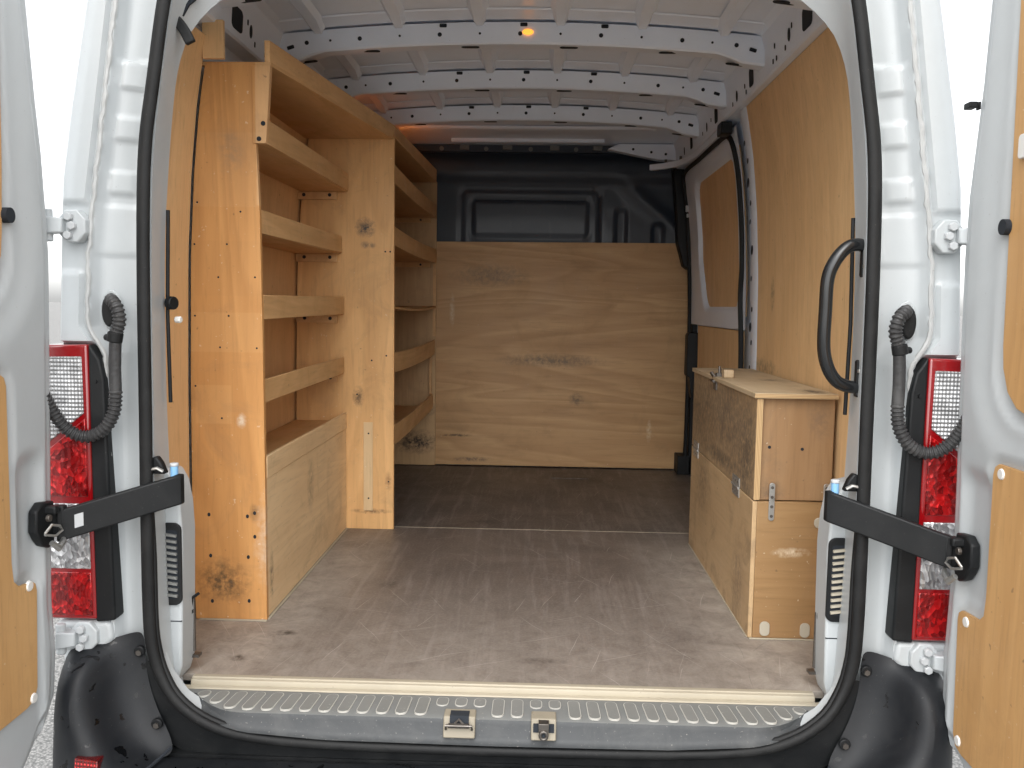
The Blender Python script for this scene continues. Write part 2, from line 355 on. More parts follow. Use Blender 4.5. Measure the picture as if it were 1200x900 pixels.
def sd_rr(x, y, x0, x1, y0, y1, r):
    qx = abs(x-(x0+x1)/2)-(x1-x0)/2+r; qy = abs(y-(y0+y1)/2)-(y1-y0)/2+r
    return min(max(qx, qy), 0)+math.hypot(max(qx, 0), max(qy, 0))-r

ORIG = {}
def place(o, parent):
    if parent is not None:
        o.parent = parent
        if parent in ORIG: o.matrix_parent_inverse = Matrix.Translation(-ORIG[parent])
def obj(name, b, mat, parent=None, bevel=0, angle=35, subd=0, seg=2, label=None):
    me = bpy.data.meshes.new(name); me.from_pydata(b.v, [], b.f); me.validate()
    bm = bmesh.new(); bm.from_mesh(me); bmesh.ops.recalc_face_normals(bm, faces=bm.faces); bm.to_mesh(me); bm.free()
    for p in me.polygons: p.use_smooth = True
    me.set_sharp_from_angle(angle=R(angle))
    me.materials.append(mat)
    o = bpy.data.objects.new(name, me); COL.objects.link(o); place(o, parent)
    if subd:
        sm = o.modifiers.new('s', 'SUBSURF'); sm.levels = sm.render_levels = subd
    if bevel:
        bv = o.modifiers.new('b', 'BEVEL'); bv.width = bevel; bv.segments = seg; bv.limit_method = 'ANGLE'; bv.angle_limit = R(40); bv.harden_normals = False
    if label: o['label'] = label
    return o
def thing(name, loc, label, cat, group=None):
    o = bpy.data.objects.new(name, None); COL.objects.link(o); o.location = loc; ORIG[o] = Vector(loc)
    o['label'] = label; o['category'] = cat
    if group: o['group'] = group
    return o
def inst(src_mesh, name, loc, parent, rot=None, scale=None):
    o = bpy.data.objects.new(name, src_mesh); COL.objects.link(o); o.location = loc
    if rot: o.rotation_euler = rot
    if scale: o.scale = scale
    place(o, parent); return o
def proto(b, mat, bevel=0):
    me = bpy.data.meshes.new('shared'); me.from_pydata(b.v, [], b.f)
    bm = bmesh.new(); bm.from_mesh(me); bmesh.ops.recalc_face_normals(bm, faces=bm.faces)
    if bevel: bmesh.ops.bevel(bm, geom=[e for e in bm.edges if e.calc_face_angle(0) > .7], offset=bevel, segments=2, affect='EDGES', profile=.5)
    bm.to_mesh(me); bm.free()
    for p in me.polygons: p.use_smooth = True
    me.set_sharp_from_angle(angle=R(35)); me.materials.append(mat); return me

# ------------------------------------------------------------------ ground
g = obj('ground', B().add([(-400,-400,-.62),(400,-400,-.62),(400,400,-.62),(-400,400,-.62)], [(0,1,2,3)]), ASPH); g['kind'] = 'structure'

# ------------------------------------------------------------------ the van
van = thing('delivery_van', (0, 1.4, -.62), 'white panel van seen into its open rear doors, plywood lined inside', 'van')
WZ = [-.1, 0, .32, .69, 1.06, 1.3, 1.48, 1.6, 1.72]; WX = [.915, .917, .922, .92, .913, .899, .881, .862, .838]
def wx(z): return interp(z, WZ, WX)
zs = lambda a, b, n: [a+(b-a)*i/n for i in range(n+1)]

# seal / door opening path (plane of the rear opening), right half from sill to top
SP = [(0,-.096),(.40,-.092),(.59,-.077),(.685,-.048),(.752,-.002),(.789,.05),(.809,.11),(.817,.2),(.817,.45),(.815,.66),(.812,1.03),(.803,1.26),(.78,1.42),(.752,1.59),(.725,1.68),(.66,1.77),(.52,1.82),(.3,1.835),(0,1.84)]
def s_x(z): return interp(z, [p[1] for p in SP[2:15]], [p[0] for p in SP[2:15]])
loop = [(x, z) for x, z in SP] + [(-x, z) for x, z in SP[-2:0:-1]]
def sealY(z): return -.12-.022*sstep(.1, -.08, z)
seal_path = curve([(x, sealY(z), z) for x, z in loop], 260, True)
sl = obj('door_seal', B().tube(seal_path, [.0098+.0027*sstep(-.05, .15, p.z) for p in seal_path], 14, True, up=(0,1,0), flat=1.2), RUBBER, van)
# rib on the bulb seal's inner side
ins = []
for i_, p in enumerate(seal_path):
    tg_ = (seal_path[(i_+1) % 260]-seal_path[i_-1]).normalized(); nr_ = Vector((-tg_.z, 0, tg_.x))
    if nr_.dot(Vector((-p.x, 0, .85-p.z))) < 0: nr_ = -nr_
    ins.append(p+nr_*(.012*sstep(.62, .30, p.z))+Vector((0, .008, 0)))
low = [p for p in ins[130:]+ins[:130] if p.z < .62]
obj('seal_lip', B().tube(low, .007, 8, up=(0,1,0)), RUBBER, sl)
# flange of the sill round the lower corners
fr = []
for p in [q for q in seal_path[130:]+seal_path[:130] if q.z < .10]:
    o_ = Vector((max(-1, min(1, p.x/.5)) if abs(p.x) > .5 else 0, 0, -1 if p.z < 0 else -.3)).normalized() if p.z < .1 else Vector((math.copysign(1, p.x), 0, 0))
    fr.append([p+Vector((0,.018,0)), p+o_*.03+Vector((0,.02,0)), p+o_*.11+Vector((0,.03,0))])
obj('sill_flange', B().loft(fr, False, False), BLACK, van)

# inner door frame (white) from the seal to the load space
IP = [(.790,-.02),(.80,.1),(.812,.45),(.818,.73),(.815,1.04),(.802,1.24),(.786,1.40),(.772,1.48),(.748,1.545),(.716,1.588),(.664,1.632),(.56,1.69),(.35,1.715),(0,1.72)]
SQ = [(.797,.02),(.812,.11),(.817,.45),(.815,.73),(.812,1.04),(.803,1.25),(.782,1.41),(.77,1.49),(.757,1.57),(.74,1.63),(.705,1.72),(.56,1.812),(.33,1.833),(0,1.84)]
fb = B()
for s in (1, -1):
    ip = curve([(x, 0, z) for x, z in IP], 70); sq = curve([(x, 0, z) for x, z in SQ], 70)
    rings = []
    for a, q in zip(ip, sq):
        rings.append([(s*(q.x+.02), -.075, q.z), (s*(q.x+.004), -.105, q.z), (s*(q.x*.985), -.105, q.z-.004*(q.z > 1.5)), (s*(q.x*.7+a.x*.3)*.99, -.06, q.z*.7+a.z*.3), (s*(a.x*.85+q.x*.15), -.012, a.z*.85+q.z*.15), (s*a.x, .002, a.z), (s*(a.x+.012), .012, a.z+.004), (s*(a.x+.07), .06, a.z+.03)])
    fb.loft(rings, False, False)
dframe = obj('door_frame', fb, WHITE, van, angle=40)
for s in (1, -1):
    # joint line and square hole in the pillar
    z0 = 1.238
    obj('frame_joint', B().add([(s*(s_x(z0)-.004), -.1, z0), (s*(wx(z0)*0+.805), .0, z0-.006), (s*.8045, -.001, z0-.009), (s*(s_x(z0)-.005), -.101, z0-.003)], [(0,1,2,3)]), HOLE, dframe)
    obj('frame_hole', B().box(s*.803, s*.809, -.055, -.047, 1.185, 1.203), HOLE, dframe)
    # gusset openings in the upper corner
    hp = [(.759,1.590),(.752,1.577),(.742,1.577),(.733,1.592),(.727,1.602),(.713,1.612),(.705,1.623),(.71,1.645),(.735,1.66),(.752,1.63)]
    if s > 0: hp = [(.764,1.590),(.757,1.588),(.746,1.606),(.742,1.625),(.744,1.645),(.756,1.64),(.763,1.62)]
    obj('gusset_opening', B().prism([(s*x, z) for x, z in hp], 'y', -.045, -.0392), HOLE, dframe)
# black rubber strap hanging in the upper corner
stp = curve([(-.790,-.058,1.592),(-.775,-.058,1.583),(-.752,-.058,1.563),(-.735,-.058,1.540),(-.722,-.058,1.515)], 14); sr = []
for i_, p in enumerate(stp):
    tg_ = (stp[min(i_+1, 13)]-stp[max(i_-1, 0)]).normalized(); nr_ = Vector((-tg_.z, 0, tg_.x))*.0115
    sr.append([p+nr_, p-nr_, p-nr_+Vector((0,.014,0)), p+nr_+Vector((0,.014,0))])
obj('rubber_strap', B().loft(sr), RUBBER, van, .003)

# lower pillar trims, vents and rods
for s in (1, -1):
    tr = [(.835,.0),(.79,.0),(.778,.04),(.774,.2),(.771,.37),(.775,.44),(.784,.49),(.80,.52),(.835,.53)]
    trim = obj('pillar_trim', B().prism([(s*x, z) for x, z in tr], 'y', -.035, .05), WHITE, van, .006, seg=3)
    obj('trim_joint', B().box(s*.776, s*.834, -.0358, -.03, .152, .1545), HOLE, trim)
    vx0, vx1 = (.7715, .826)
    vc = obj('vent_grille', B().prism([(s*x, z) for x, z in rrect(vx0, vx1, .195, .398, .018)], 'y', -.042, -.034), BLACK, van, .002)
    obj('vent_opening', B().prism([(s*x, z) for x, z in rrect(vx0+.008, vx1-.008, .212, .381, .008)], 'y', -.0428, -.040), HOLE, vc)
    sb = B(); 
    sb.hex([(vx0*s+s*.009, -.0425, -.0045),(s*(vx1-.009), -.0425, .0005),(s*(vx1-.009), -.049, .0005),(s*(vx0+.009), -.049, -.0045),
            (s*(vx0+.009), -.0425, .0015),(s*(vx1-.009), -.0425, .0065),(s*(vx1-.009), -.049, .0065),(s*(vx0+.009), -.049, .0015)])
    sm_ = proto(sb, PAD if s > 0 else TREADP)
    for i in range(11): inst(sm_, 'slat', (0, 0, .221+i*.0148), vc)
    obj('trim_rod', B().tube([(s*.777,.04,.19),(s*.777,.04,.05)], .005, 8).box(s*.762, s*.784, .03, .052, .035, .042), DSTEEL, van)
    if s < 0: obj('cable_tie', B().tube([(-.779,.03,.165),(-.775,.028,.19),(-.755,.02,.205)], .004, 6).box(-.785,-.775,.025,.035,.15,.175), BLACK, van)
    else: obj('ring_hook', B().tube([(.785+.009*math.cos(a), .028, .185+.016*math.sin(a)) for a in [i*math.pi/8 for i in range(16)]], .003, 6, True), DSTEEL, van)
    # thin black cover strip on the pillar
    obj('cover_strip', B().tube([(s*.809,.004,.685),(s*.812,.004,.9),(s*.806,.004,1.145)], .0048, 8), BLACK, van)
obj('knob', B().cyl((-.808,.002,.925),(-.792,-.004,.925),.016,14), BLACK, van, .002)
obj('clip', B().cyl((-.80,.02,.885),(-.785,.018,.885),.008,10), CAP, van, .002)

# D-pillar outer skin
NZ = [2.0,1.61,1.42,1.14,1.03,.87,.81,.63,.17,-.2]; NX = [.79,.863,.890,.930,.943,.949,.910,.909,.909,.909]
OZ = [2.0,1.61,1.35,1.2,.85,.2,-.2]; OX = [.84,.935,.982,1.005,1.022,1.036,1.036]
nx = lambda z: interp(z, NZ, NX); ox = lambda z: interp(z, OZ, OX)
EMB = [(1.408,1.468),(1.293,1.345),(1.172,1.222)]
for s in (1, -1):
    rings = []
    for z in zs(-.1, 1.97, 345):
        S_, N_, O_ = s_x(z), nx(z), ox(z); row = [(S_-.004, -.07), (S_+.004, -.10), (S_+.014, -.101)]
        a, b = S_+.018, N_-.012
        for i in range(15):
            q = i/14; y = -.092+.022*math.sin(math.pi*min(1, q*1.15))**.8 if q < .87 else -.092+.022*math.sin(math.pi*1.0)**.8
            y = -.094+.046*sstep(0, .22, q)-.026*sstep(.22, .95, q)
            y -= .010*sstep(.9, 1, q)
            for e0, e1 in EMB:
                f_ = sstep(.30, .40, q)*sstep(.97, .88, q)*sstep(e0-.004, e0+.004, z)*sstep(e1+.004, e1-.004, z); y -= .008*f_
            y += .007*sstep(1.475, 1.481, z+.012*q) - .006*sstep(1.146, 1.141, z) + .004*sstep(1.036, 1.031, z)
            row.append((a+(b-a)*q, y))
        wob = .0007*math.sin(z*41)+.0006*math.sin(z*97+1)
        row += [(N_-.006, -.101), (N_-.003+wob*.6, -.107+wob), (N_+.004+wob*.6, -.108+wob*.6), (N_+.008, -.101)]
        hz = .012*sstep(1.155, 1.14, z)*sstep(.985, 1.0, z)
        lamp = .03*sstep(.835, .825, z)*sstep(.17, .185, z)
        row += [(N_+.013, -.1), (N_+.02, -.112+hz+lamp), ((N_+O_)/2, -.113+hz+lamp), (O_-.012, -.108+hz+lamp), (O_-.003, -.098+lamp), (O_, -.08), (O_+.002, .25)]
        rings.append([(s*x, y, z) for x, y in row])
    obj('rear_pillar', B().loft(rings, False, False), WHITE, van, angle=50)
    # sealant bead crumbs along the seam
    pts = [(s*(nx(z)+.001+.0012*math.sin(z*63)+.0008*math.sin(z*171)), -.1065+.001*math.sin(z*130+2), z) for z in zs(.19, 1.9, 170)]
    obj('sealant_bead', B().tube(pts, [.0048+.0022*abs(math.sin(i*1.7))*random.random() for i in range(len(pts))], 7), SEALANT, van)
    # little pairs of dimples
    # body side, bottom
    side = B().loft([[(s*x, y, z) for x, z in ((ox(0)+.001,-.45),(1.04,.1),(1.035,.6),(1.01,1.15),(.955,1.55),(.87,1.84),(.8,1.95))] for y in (.2, .9, 1.8, 3.2)], False, False)
    obj('body_side', side, WHITE, van)
obj('roof_skin', B().loft([[(x, y, 1.985-.05*(x/.85)**2) for x in [-.85+.17*i for i in range(11)]] for y in (-.10, 1, 2, 3.2)], False, False), WHITE, van)
obj('rear_header', B().loft([[(x, y, z) for x in (-.80,-.4,0,.4,.80)] for y, z in ((-.08,1.83),(-.105,1.85),(-.105,1.96),(-.09,1.985))], False, False), WHITE, van)
obj('front_closure', B().box(-1.03, 1.03, 3.18, 3.2, -.4, 1.93), WHITE, van)
obj('floor_pan', B().box(-1.03, 1.03, 0, 3.18, -.12, -.06), WHITE, van)

# roof inner panel with stamped beads
zr = lambda x: 1.888-.045*(x/.8)**2
rp = obj('roof_panel', B().loft([[(x, y, zr(x)) for x in [-.82+.082*i for i in range(21)]] for y in (-.07, .5, 1, 1.5, 2, 2.5, 3.0)], False, False), WHITE_IN, van)
BOWS = [.36, .965, 1.565, 2.175]
bays = [(-.02, .315), (.40, .915), (1.01, 1.515), (1.61, 2.125)]
for y0, y1 in bays:
    for x in (-.675, -.405, -.135, .135, .405, .675):
        z = zr(x); sl_ = -.09*x/.8
        def sec(y, wt, wb, h): return [(x-wt, y, z+.001-sl_*-wt), (x-wb, y, z-h-sl_*-wb), (x+wb, y, z-h-sl_*wb*-1*-1), (x+wt, y, z+.001-sl_*wt*-1*-1)]
        obj('stamped_bead', B().loft([sec(y0, .034, .018, .003), sec(y0+.03, .036, .018, .012), sec(y1-.10, .036, .018, .014), sec(y1-.02, .03, .014, .026), sec(y1, .028, .012, .030)]), WHITE_IN, rp, angle=25)
    # shallow flange across the bay in front of each bow
    obj('roof_flange', B().loft([[(x, y, zr(x)-dz) for x in [-.8+.1*i for i in range(17)]] for y, dz in ((y1-.085, .0012), (y1-.08, .006), (y1+.004, .010))], False, False), WHITE_IN, rp)
hole = proto(B().cyl((0,0,0), (0,.0012,0), .0072, 14), HOLE)
hole_s = proto(B().cyl((0,0,0), (0,.0012,0), .0042, 10), HOLE)
slot = proto(B().prism(rrect(-.031,.031,-.012,.012,.0115,6), 'z', 0, .0012), HOLE)
slot_v = proto(B().prism(rrect(-.012,.012,-.006,.006,.003,3), 'y', 0, .0012), HOLE)
for y in BOWS:
    zt = lambda x: 1.868-.042*(x/.8)**2
    rings = []
    xs_ = [-.822,-.80,-.74,-.70,-.66]+[-.6+.1*i for i in range(13)]+[.66,.70,.74,.80,.822]
    for x in xs_:
        dr = .024*sstep(.66, .76, abs(x)); t_ = zt(x); b_ = t_-.062-dr
        rings.append([(x, y-.030, t_+.006), (x, y-.028, t_), (x, y-.022, b_+.006), (x, y-.016, b_), (x, y+.05, b_+.004), (x, y+.056, b_+.010), (x, y+.062, t_+.006)])
    bow = obj('roof_bow', B().loft(rings), WHITE_IN, van, angle=30)
    for x in (-.72,-.54,-.27,0,.27,.54,.72): inst(hole, 'bolt_hole', (x, y-.0295+.003, zt(x)-.03), bow)
    for x in (-.64,-.405,-.135,.135,.405,.64): inst(hole_s, 'bolt_hole', (x, y-.0292+.003, zt(x)-.029), bow)
    for x in (-.27,0,.27): inst(slot_v, 'bolt_hole', (x+.012, y-.0312, zt(x)-.002), bow)
    for x in (-.51,-.17,.165,.50): inst(slot, 'slot', (x, y+.018, zt(x)-.062+.0005), bow)
    for sgn in (-1, 1): inst(slot, 'slot', (sgn*.725, y+.018, zt(.725)-.062-.019), bow, (0, sgn*.12, 0)); inst(slot_v, 'bolt_hole', (sgn*.775, y-.0265, zt(.775)-.04), bow, (0, sgn*.3, 0))

# added glowing dome imitates an amber patch of light on the first bow, amber courtesy lamp tucked above the far shelf
t = NT('amber_glow'); t.fin((.8,.35,.05), .3); t.b.inputs['Emission Color'].default_value = (1, .33, .04, 1); t.b.inputs['Emission Strength'].default_value = 0.6
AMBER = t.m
t = NT('amber_courtesy_lens'); t.fin((.8,.4,.1), .3); t.b.inputs['Emission Color'].default_value = (1, .36, .08, 1); t.b.inputs['Emission Strength'].default_value = 6
AMBER2 = t.m
obj('amber_glow_dome', B().loft([[(.026+r_*1.9*math.cos(a), .9352-h_*.6, 1.842+r_*math.sin(a)) for a in [i*math.pi/8 for i in range(16)]] for r_, h_ in ((.0100,0),(.0095,.003),(.007,.0055),(.003,.007))]), AMBER, van)
cl = obj('courtesy_lamp', B().box(-.80, -.74, 2.30, 2.52, 1.772, 1.785), CAPG, van, .003)
obj('lamp_lens', B().box(-.792, -.745, 2.32, 2.50, 1.764, 1.7715), AMBER2, cl, .002)
# cant rails with openings
slot_h = proto(B().prism(rrect(-.03,.03,-.033,.033,.014,4), 'x', -.0012, 0), HOLE)
oval = proto(B().prism([(.012*math.cos(i*math.pi/8), .02*math.sin(i*math.pi/8)) for i in range(16)], 'x', -.0012, 0), HOLE)
pin = proto(B().prism(rrect(-.005,.005,-.008,.008,.003,3), 'x', -.0012, 0), HOLE)
for s in (1, -1):
    sec = [(.845,1.692),(.823,1.693),(.818,1.700),(.812,1.795),(.80,1.83),(.775,1.846),(.79,1.87),(.9,1.87),(.9,1.69)]
    cr = obj('cant_rail', B().loft([[(s*x, y, z) for x, z in sec] for y in (.03, .8, 1.6, 2.4, 3.0)]), WHITE_IN, van, angle=30)
    xi = lambda z: s*(.818-(z-1.70)*.063-.0012)
    tilt = s*math.atan(.063)
    big_ = [(.47,1.748),(1.12,1.748),(1.74,1.748),(2.35,1.748)] if s > 0 else [(.53,1.752),(1.12,1.748),(1.74,1.748),(2.35,1.748)]
    for y, z in big_: inst(slot_h, 'opening', (xi(z), y, z), cr, (0, -tilt*1, 0), (1, 1.5 if y < .6 else 1, 1))
    for y, z in ((.65,1.752),(1.35,1.735),(1.95,1.74),(2.56,1.74)): inst(oval, 'opening', (xi(z), y, z), cr, (0, -tilt, 0))
    for y, z in ((.62,1.77),(.69,1.725),(.81,1.765),(.79,1.722),(.83,1.722),(1.22,1.74),(1.2,1.715),(1.42,1.72),(1.85,1.75),(2.05,1.73)): inst(pin, 'opening', (xi(z), y, z), cr, (0, -tilt, 0))

# plywood wall liners
def wall_board(y0f, y1f, z0, z1, s, off=0, th=.006, n=26):
    rings = []
    for z in zs(z0, z1, n):
        x = wx(z)-off; y0 = y0f(z) if callable(y0f) else y0f; y1 = y1f(z) if callable(y1f) else y1f
        rings.append([(s*x, y0, z), (s*x, y1, z), (s*(x+th), y1, z), (s*(x+th), y0, z)])
    return B().loft(rings)
obj('plywood_liner', wall_board(.03, lambda z: 1.315+.03*sstep(1.2, 1.6, z), .0, 1.69, 1), PLY_LINE, van, .001)
obj('plywood_liner', wall_board(.03, .385, .0, 1.66, -1), PLY_LINE, van, .001)
obj('plywood_liner', wall_board(.415, 2.94, .0, 1.60, -1), PLY_LINE, van, .001)
obj('plywood_offcut', B().box(-.858, -.80, .37, .385, 1.597, 1.70), PLY_LINE, van, .001)
for s in (1, -1): obj('side_panel', wall_board(.03, 1.55 if s > 0 else 2.97, -.05, 1.70, s, -.03, .004), WHITE_IN, van)
ring_hole = proto(B().prism([(.013*math.cos(i*math.pi/7), .017*math.sin(i*math.pi/7)) for i in range(14)], 'x', -.0015, 0), HOLE)
# C-pillar beside the sliding door
cp = obj('side_pillar', B().loft([[(x_, y, z) for x_, y in ((wx(z)+.004, 1.305), (wx(z)-.004, 1.325), (wx(z)-.003, 1.40+.03*sstep(.85,1.0,z)*sstep(1.2,1.05,z)), (wx(z)+.014, 1.47), (wx(z)+.03, 1.54), (wx(z)+.06, 1.56), (wx(z)+.06, 1.305))] for z in zs(-.02, 1.69, 40)]), WHITE_IN, van, angle=30)
for i, z in enumerate((.60,.70,.80,.86,.93,1.05,1.16,1.27,1.34,1.42,1.50,1.57)):
    inst(ring_hole, 'bolt_hole', (wx(z)-.0045, 1.385+.02*(i % 2), z), cp, None, (1, .6+.5*(i % 3 == 0), .6+.5*(i % 3 == 0)))

# sliding side door
sdoor = obj('sliding_door', B().loft([[(wx(z)+.035, 1.5, z), (wx(z)+.035, 2.95, z), (wx(z)+.07, 2.95, z), (wx(z)+.07, 1.5, z)] for z in zs(-.02, 1.70, 20)]), WHITE_IN, van)
# pressed inner frame with a recessed plywood window panel
rings = []
ys_ = zs(1.52, 2.86, 60)
for z in zs(.845, 1.66, 60):
    row = []
    for y in ys_:
        dd = sd_rr(y, z, 1.66, 2.56-.10*sstep(1.2, .93, z), .93, 1.58, .10)
        row.append((wx(z)+.002+.026*sstep(.012, -.02, dd), y, z))
    rings.append(row)
obj('door_pressing', B().loft(rings, False, False), WHITE_IN, sdoor)
obj('window_board', B().loft([[(wx(z)+.022, 1.60, z), (wx(z)+.022, 2.60, z), (wx(z)+.027, 2.60, z), (wx(z)+.027, 1.60, z)] for z in zs(.9, 1.6, 14)]), PLY_FAR if False else PLY_LINE, sdoor)
obj('lower_board', B().loft([[(wx(z)+.008, 1.58, z), (wx(z)+.008, 2.62, z), (wx(z)+.014, 2.62, z), (wx(z)+.014, 1.58, z)] for z in zs(.0, .84, 10)]), PLY_LINE, sdoor)
sp = curve([(wx(z)-.006, y, z) for y, z in ((1.545,.0),(1.545,.4),(1.55,.75),(1.58,.98),(1.555,1.10),(1.545,1.25),(1.55,1.45),(1.58,1.58),(1.66,1.645),(1.9,1.655),(2.3,1.655),(2.72,1.655),(2.80,1.60),(2.81,1.4),(2.81,.9),(2.81,.0))], 140)
obj('side_door_seal', B().tube(sp, .011, 10, up=(1,0,0)), RUBBER, van)
# upper track whose front end curves inboard
tp = curve([(.835,1.58,1.672),(.835,2.0,1.675),(.83,2.35,1.678),(.80,2.55,1.68),(.74,2.66,1.68),(.66,2.72,1.678)], 40)
tb = B(); rr_ = []
for i, p in enumerate(tp):
    tg = (tp[min(i+1, 39)]-tp[max(i-1, 0)]).normalized(); nrm = Vector((-tg.y, tg.x, 0))
    rr_.append([p+nrm*.012+Vector((0,0,.016)), p-nrm*.012+Vector((0,0,.016)), p-nrm*.012-Vector((0,0,.014)), p+nrm*.012-Vector((0,0,.014))])
trk = obj('door_track', tb.loft(rr_), WHITE_IN, van, .003)
for i in (26, 32, 36): obj('track_bolt', B().cyl(tp[i]+Vector((0,0,.014)), tp[i]+Vector((0,0,.034)), .007, 8), DSTEEL, trk)
obj('track_end_block', B().prism(rrect(1.55,1.64,1.635,1.685,.012,4), 'x', .80, .845), BLACK, van, .003)

# steel bulkhead: pressed dark panel
rings = []
gx = zs(-.93, .93, 150); gz = zs(0, 1.80, 120)
for z in gz:
    row = []
    for x in gx:
        y = 2.965
        d1 = sd_rr(x, z, -.379, .410, 1.10, 1.593, .05); y += .010*math.exp(-(d1/.007)**2)
        d2 = sd_rr(x, z, -.316, .352, 1.315, 1.532, .03); y += .012*math.exp(-(d2/.007)**2); y -= .006*sstep(.01, -.01, d2)
        for a0, a1, b1 in ((.50,.565,1.483),(.71,.775,1.40)): y += .02*sstep(.004, -.008, sd_rr(x, z, a0, a1, 1.0, b1, .02))
        e = abs(x-(.55+.35*sstep(1.7, 1.25, z)+.0)); y -= .02*math.exp(-(e/.06)**2)*sstep(1.72, 1.6, z)
        y -= .035*sstep(1.60, 1.68, z)*sstep(1.80, 1.72, z)
        row.append((x, y, z))
    rings.append(row)
bk = obj('steel_bulkhead', B().loft(rings, False, False), BULK, van, angle=60)
hd = obj('bulkhead_header', B().box(-.80, .80, 2.93, 2.99, 1.79, 1.83), BULK, van, .004)
for x in (-.357,-.116,.148,.388): obj('header_bracket', B().box(x-.026, x+.026, 2.905, 2.928, 1.80, 1.825), TREADP, hd, .003)
for x in (-.487,-.236,.014,.268,.531): obj('header_clip', B().cyl((x,2.93,1.806),(x,2.915,1.806),.012,10), TREADP, hd)
obj('front_roof_panel', B().loft([[(x, y, z) for x in [-.8+.16*i for i in range(11)]] for y, z in ((2.235,1.862),(2.5,1.855),(2.7,1.84),(2.93,1.832))], False, False), WHITE_IN, van)
obj('roof_stiffener', B().loft([[(x, y, z) for y, z in ((2.50,1.852),(2.51,1.836),(2.56,1.832),(2.57,1.848))] for x in (-.66,-.6,0,.6,.66)], True, True), WHITE_IN, van, .006)
obj('roof_stiffener', B().box(-.42, .42, 2.78, 2.82, 1.818, 1.845), WHITE_IN, van, .008)
gp = obj('corner_plate', B().prism([(.44,1.80),(.50,1.83),(.84,1.83),(.84,1.74),(.72,1.745)], 'y', 2.86, 2.925), WHITE_IN, van, .004)
for x, z in ((.58,1.80),(.68,1.785),(.76,1.775)): inst(hole, 'bolt_hole', (x, 2.8588, z), gp)
# black plastic door-post cladding at the bulkhead's side
obj('post_cladding', B().prism([(.835,1.30),(.838,1.285),(.86,1.21),(.872,1.165),(.90,1.145),(.955,1.14),(.955,1.70),(.80,1.70),(.815,1.55),(.825,1.45)], 'y', 2.84, 2.925), BLACK, van, .01, seg=3)
obj('post_cladding', B().box(.925, .965, 2.80, 2.92, -.0, 1.14), BLACK, van, .008)
obj('post_cladding', B().prism([(.868,1.60),(.885,1.62),(.93,1.6),(.93,1.2),(.90,1.18),(.885,1.3)], 'y', 2.80, 2.86), RUBBER, van, .006)
obj('latch_striker', B().box(.868,.892,2.79,2.80,1.455,1.49).box(.874,.886,2.785,2.80,1.425,1.445), CAPG, van, .003)
obj('lower_roller_guide', B().prism(rrect(.885,.955,.555,.80,.02), 'y', 2.70, 2.78).prism([(.90,.56),(.95,.56),(.915,.44)], 'y', 2.70, 2.78), BLACK, van, .004)
obj('step_corner', B().box(.868, .945, 2.80, 2.925, .0, .105), BLACK, van, .004)

# plywood board over the bulkhead
bb = obj('plywood_board', B().prism([(-.535,.006),(.915,.006),(.925,.3),(.925,1.15),(.875,1.165),(.843,1.295),(-.535,1.288)], 'y', 2.932, 2.947), PLY_BACK, van, .0015, label='tall plain plywood board covering the lower bulkhead')

# floor boards and rear edge strip
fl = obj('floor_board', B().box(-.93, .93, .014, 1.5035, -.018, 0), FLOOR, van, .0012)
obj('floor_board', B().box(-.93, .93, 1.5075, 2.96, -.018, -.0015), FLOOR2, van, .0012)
obj('floor_joint', B().box(-.93, .93, 1.5030, 1.5085, -.012, .0006), CREAM, van)
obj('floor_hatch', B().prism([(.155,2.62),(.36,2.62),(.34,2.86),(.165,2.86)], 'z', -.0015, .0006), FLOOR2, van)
# scuffed sealant line where unit and chest meet the floor
for x0, x1, y0, y1 in ((-.7045,-.6965,.40,1.455),(.684,.689,.36,1.34),(-.9,-.70,.382,.3905),(.69,.9,.343,.350)):
    obj('floor_sealant', B().box(x0, x1, y0, y1, 0, .004), CREAM, van, .0015)
es = obj('edge_strip', B().prism([(.0135,-.004),(.0135,.001),(.008,.002),(-.003,.002),(-.005,-.001),(-.012,-.002),(-.014,-.005),(-.014,-.018),(.0135,-.018)], 'x', -.765, .765), CREAM, van, .001)
obj('edge_lip', B().prism([(-.0145,-.020),(-.0145,-.0145),(-.026,-.016),(-.028,-.02)], 'x', -.782, .782), CREAM, van, .001)

# rear step tread, follows the rounded opening
def t_x(z): return interp(z, [-.118,-.114,-.092,-.058,-.012,.045], [.3,.40,.60,.70,.765,.797])
rings = []
outl = [(.79,-.02)]
prof = []
N = 60
for i in range(N+1):
    x = -.785+1.57*i/N; a = abs(x)
    yf = -.132+.105*sstep(.58, .79, a)**1.6         # front edge curls back at the ends
    zb = interp(a, [0,.4,.58,.68,.745,.785], [-.079,-.076,-.064,-.046,-.022,-.016])
    rings.append([(x, -.0145, -.020), (x, -.036, -.0205), (x, min(-.04, yf+.014), -.0225), (x, min(-.046, yf+.003), -.027), (x, min(-.05, yf-.002), max(-.036, zb+.002) if a < .75 else -.030), (x, min(-.052, yf-.004), zb+.012 if a < .75 else -.032), (x, min(-.06, yf-.012), zb+.003 if a < .76 else -.034), (x, min(-.07, yf-.020), zb if a < .76 else -.036), (x, min(-.060, yf+.02), zb-.012)])
tread = obj('step_tread', B().loft([r[:4] for r in rings], False, False), TREAD, van, angle=50)
obj('step_riser', B().loft([r[3:] for r in rings], False, False), TREADF, tread, angle=50)
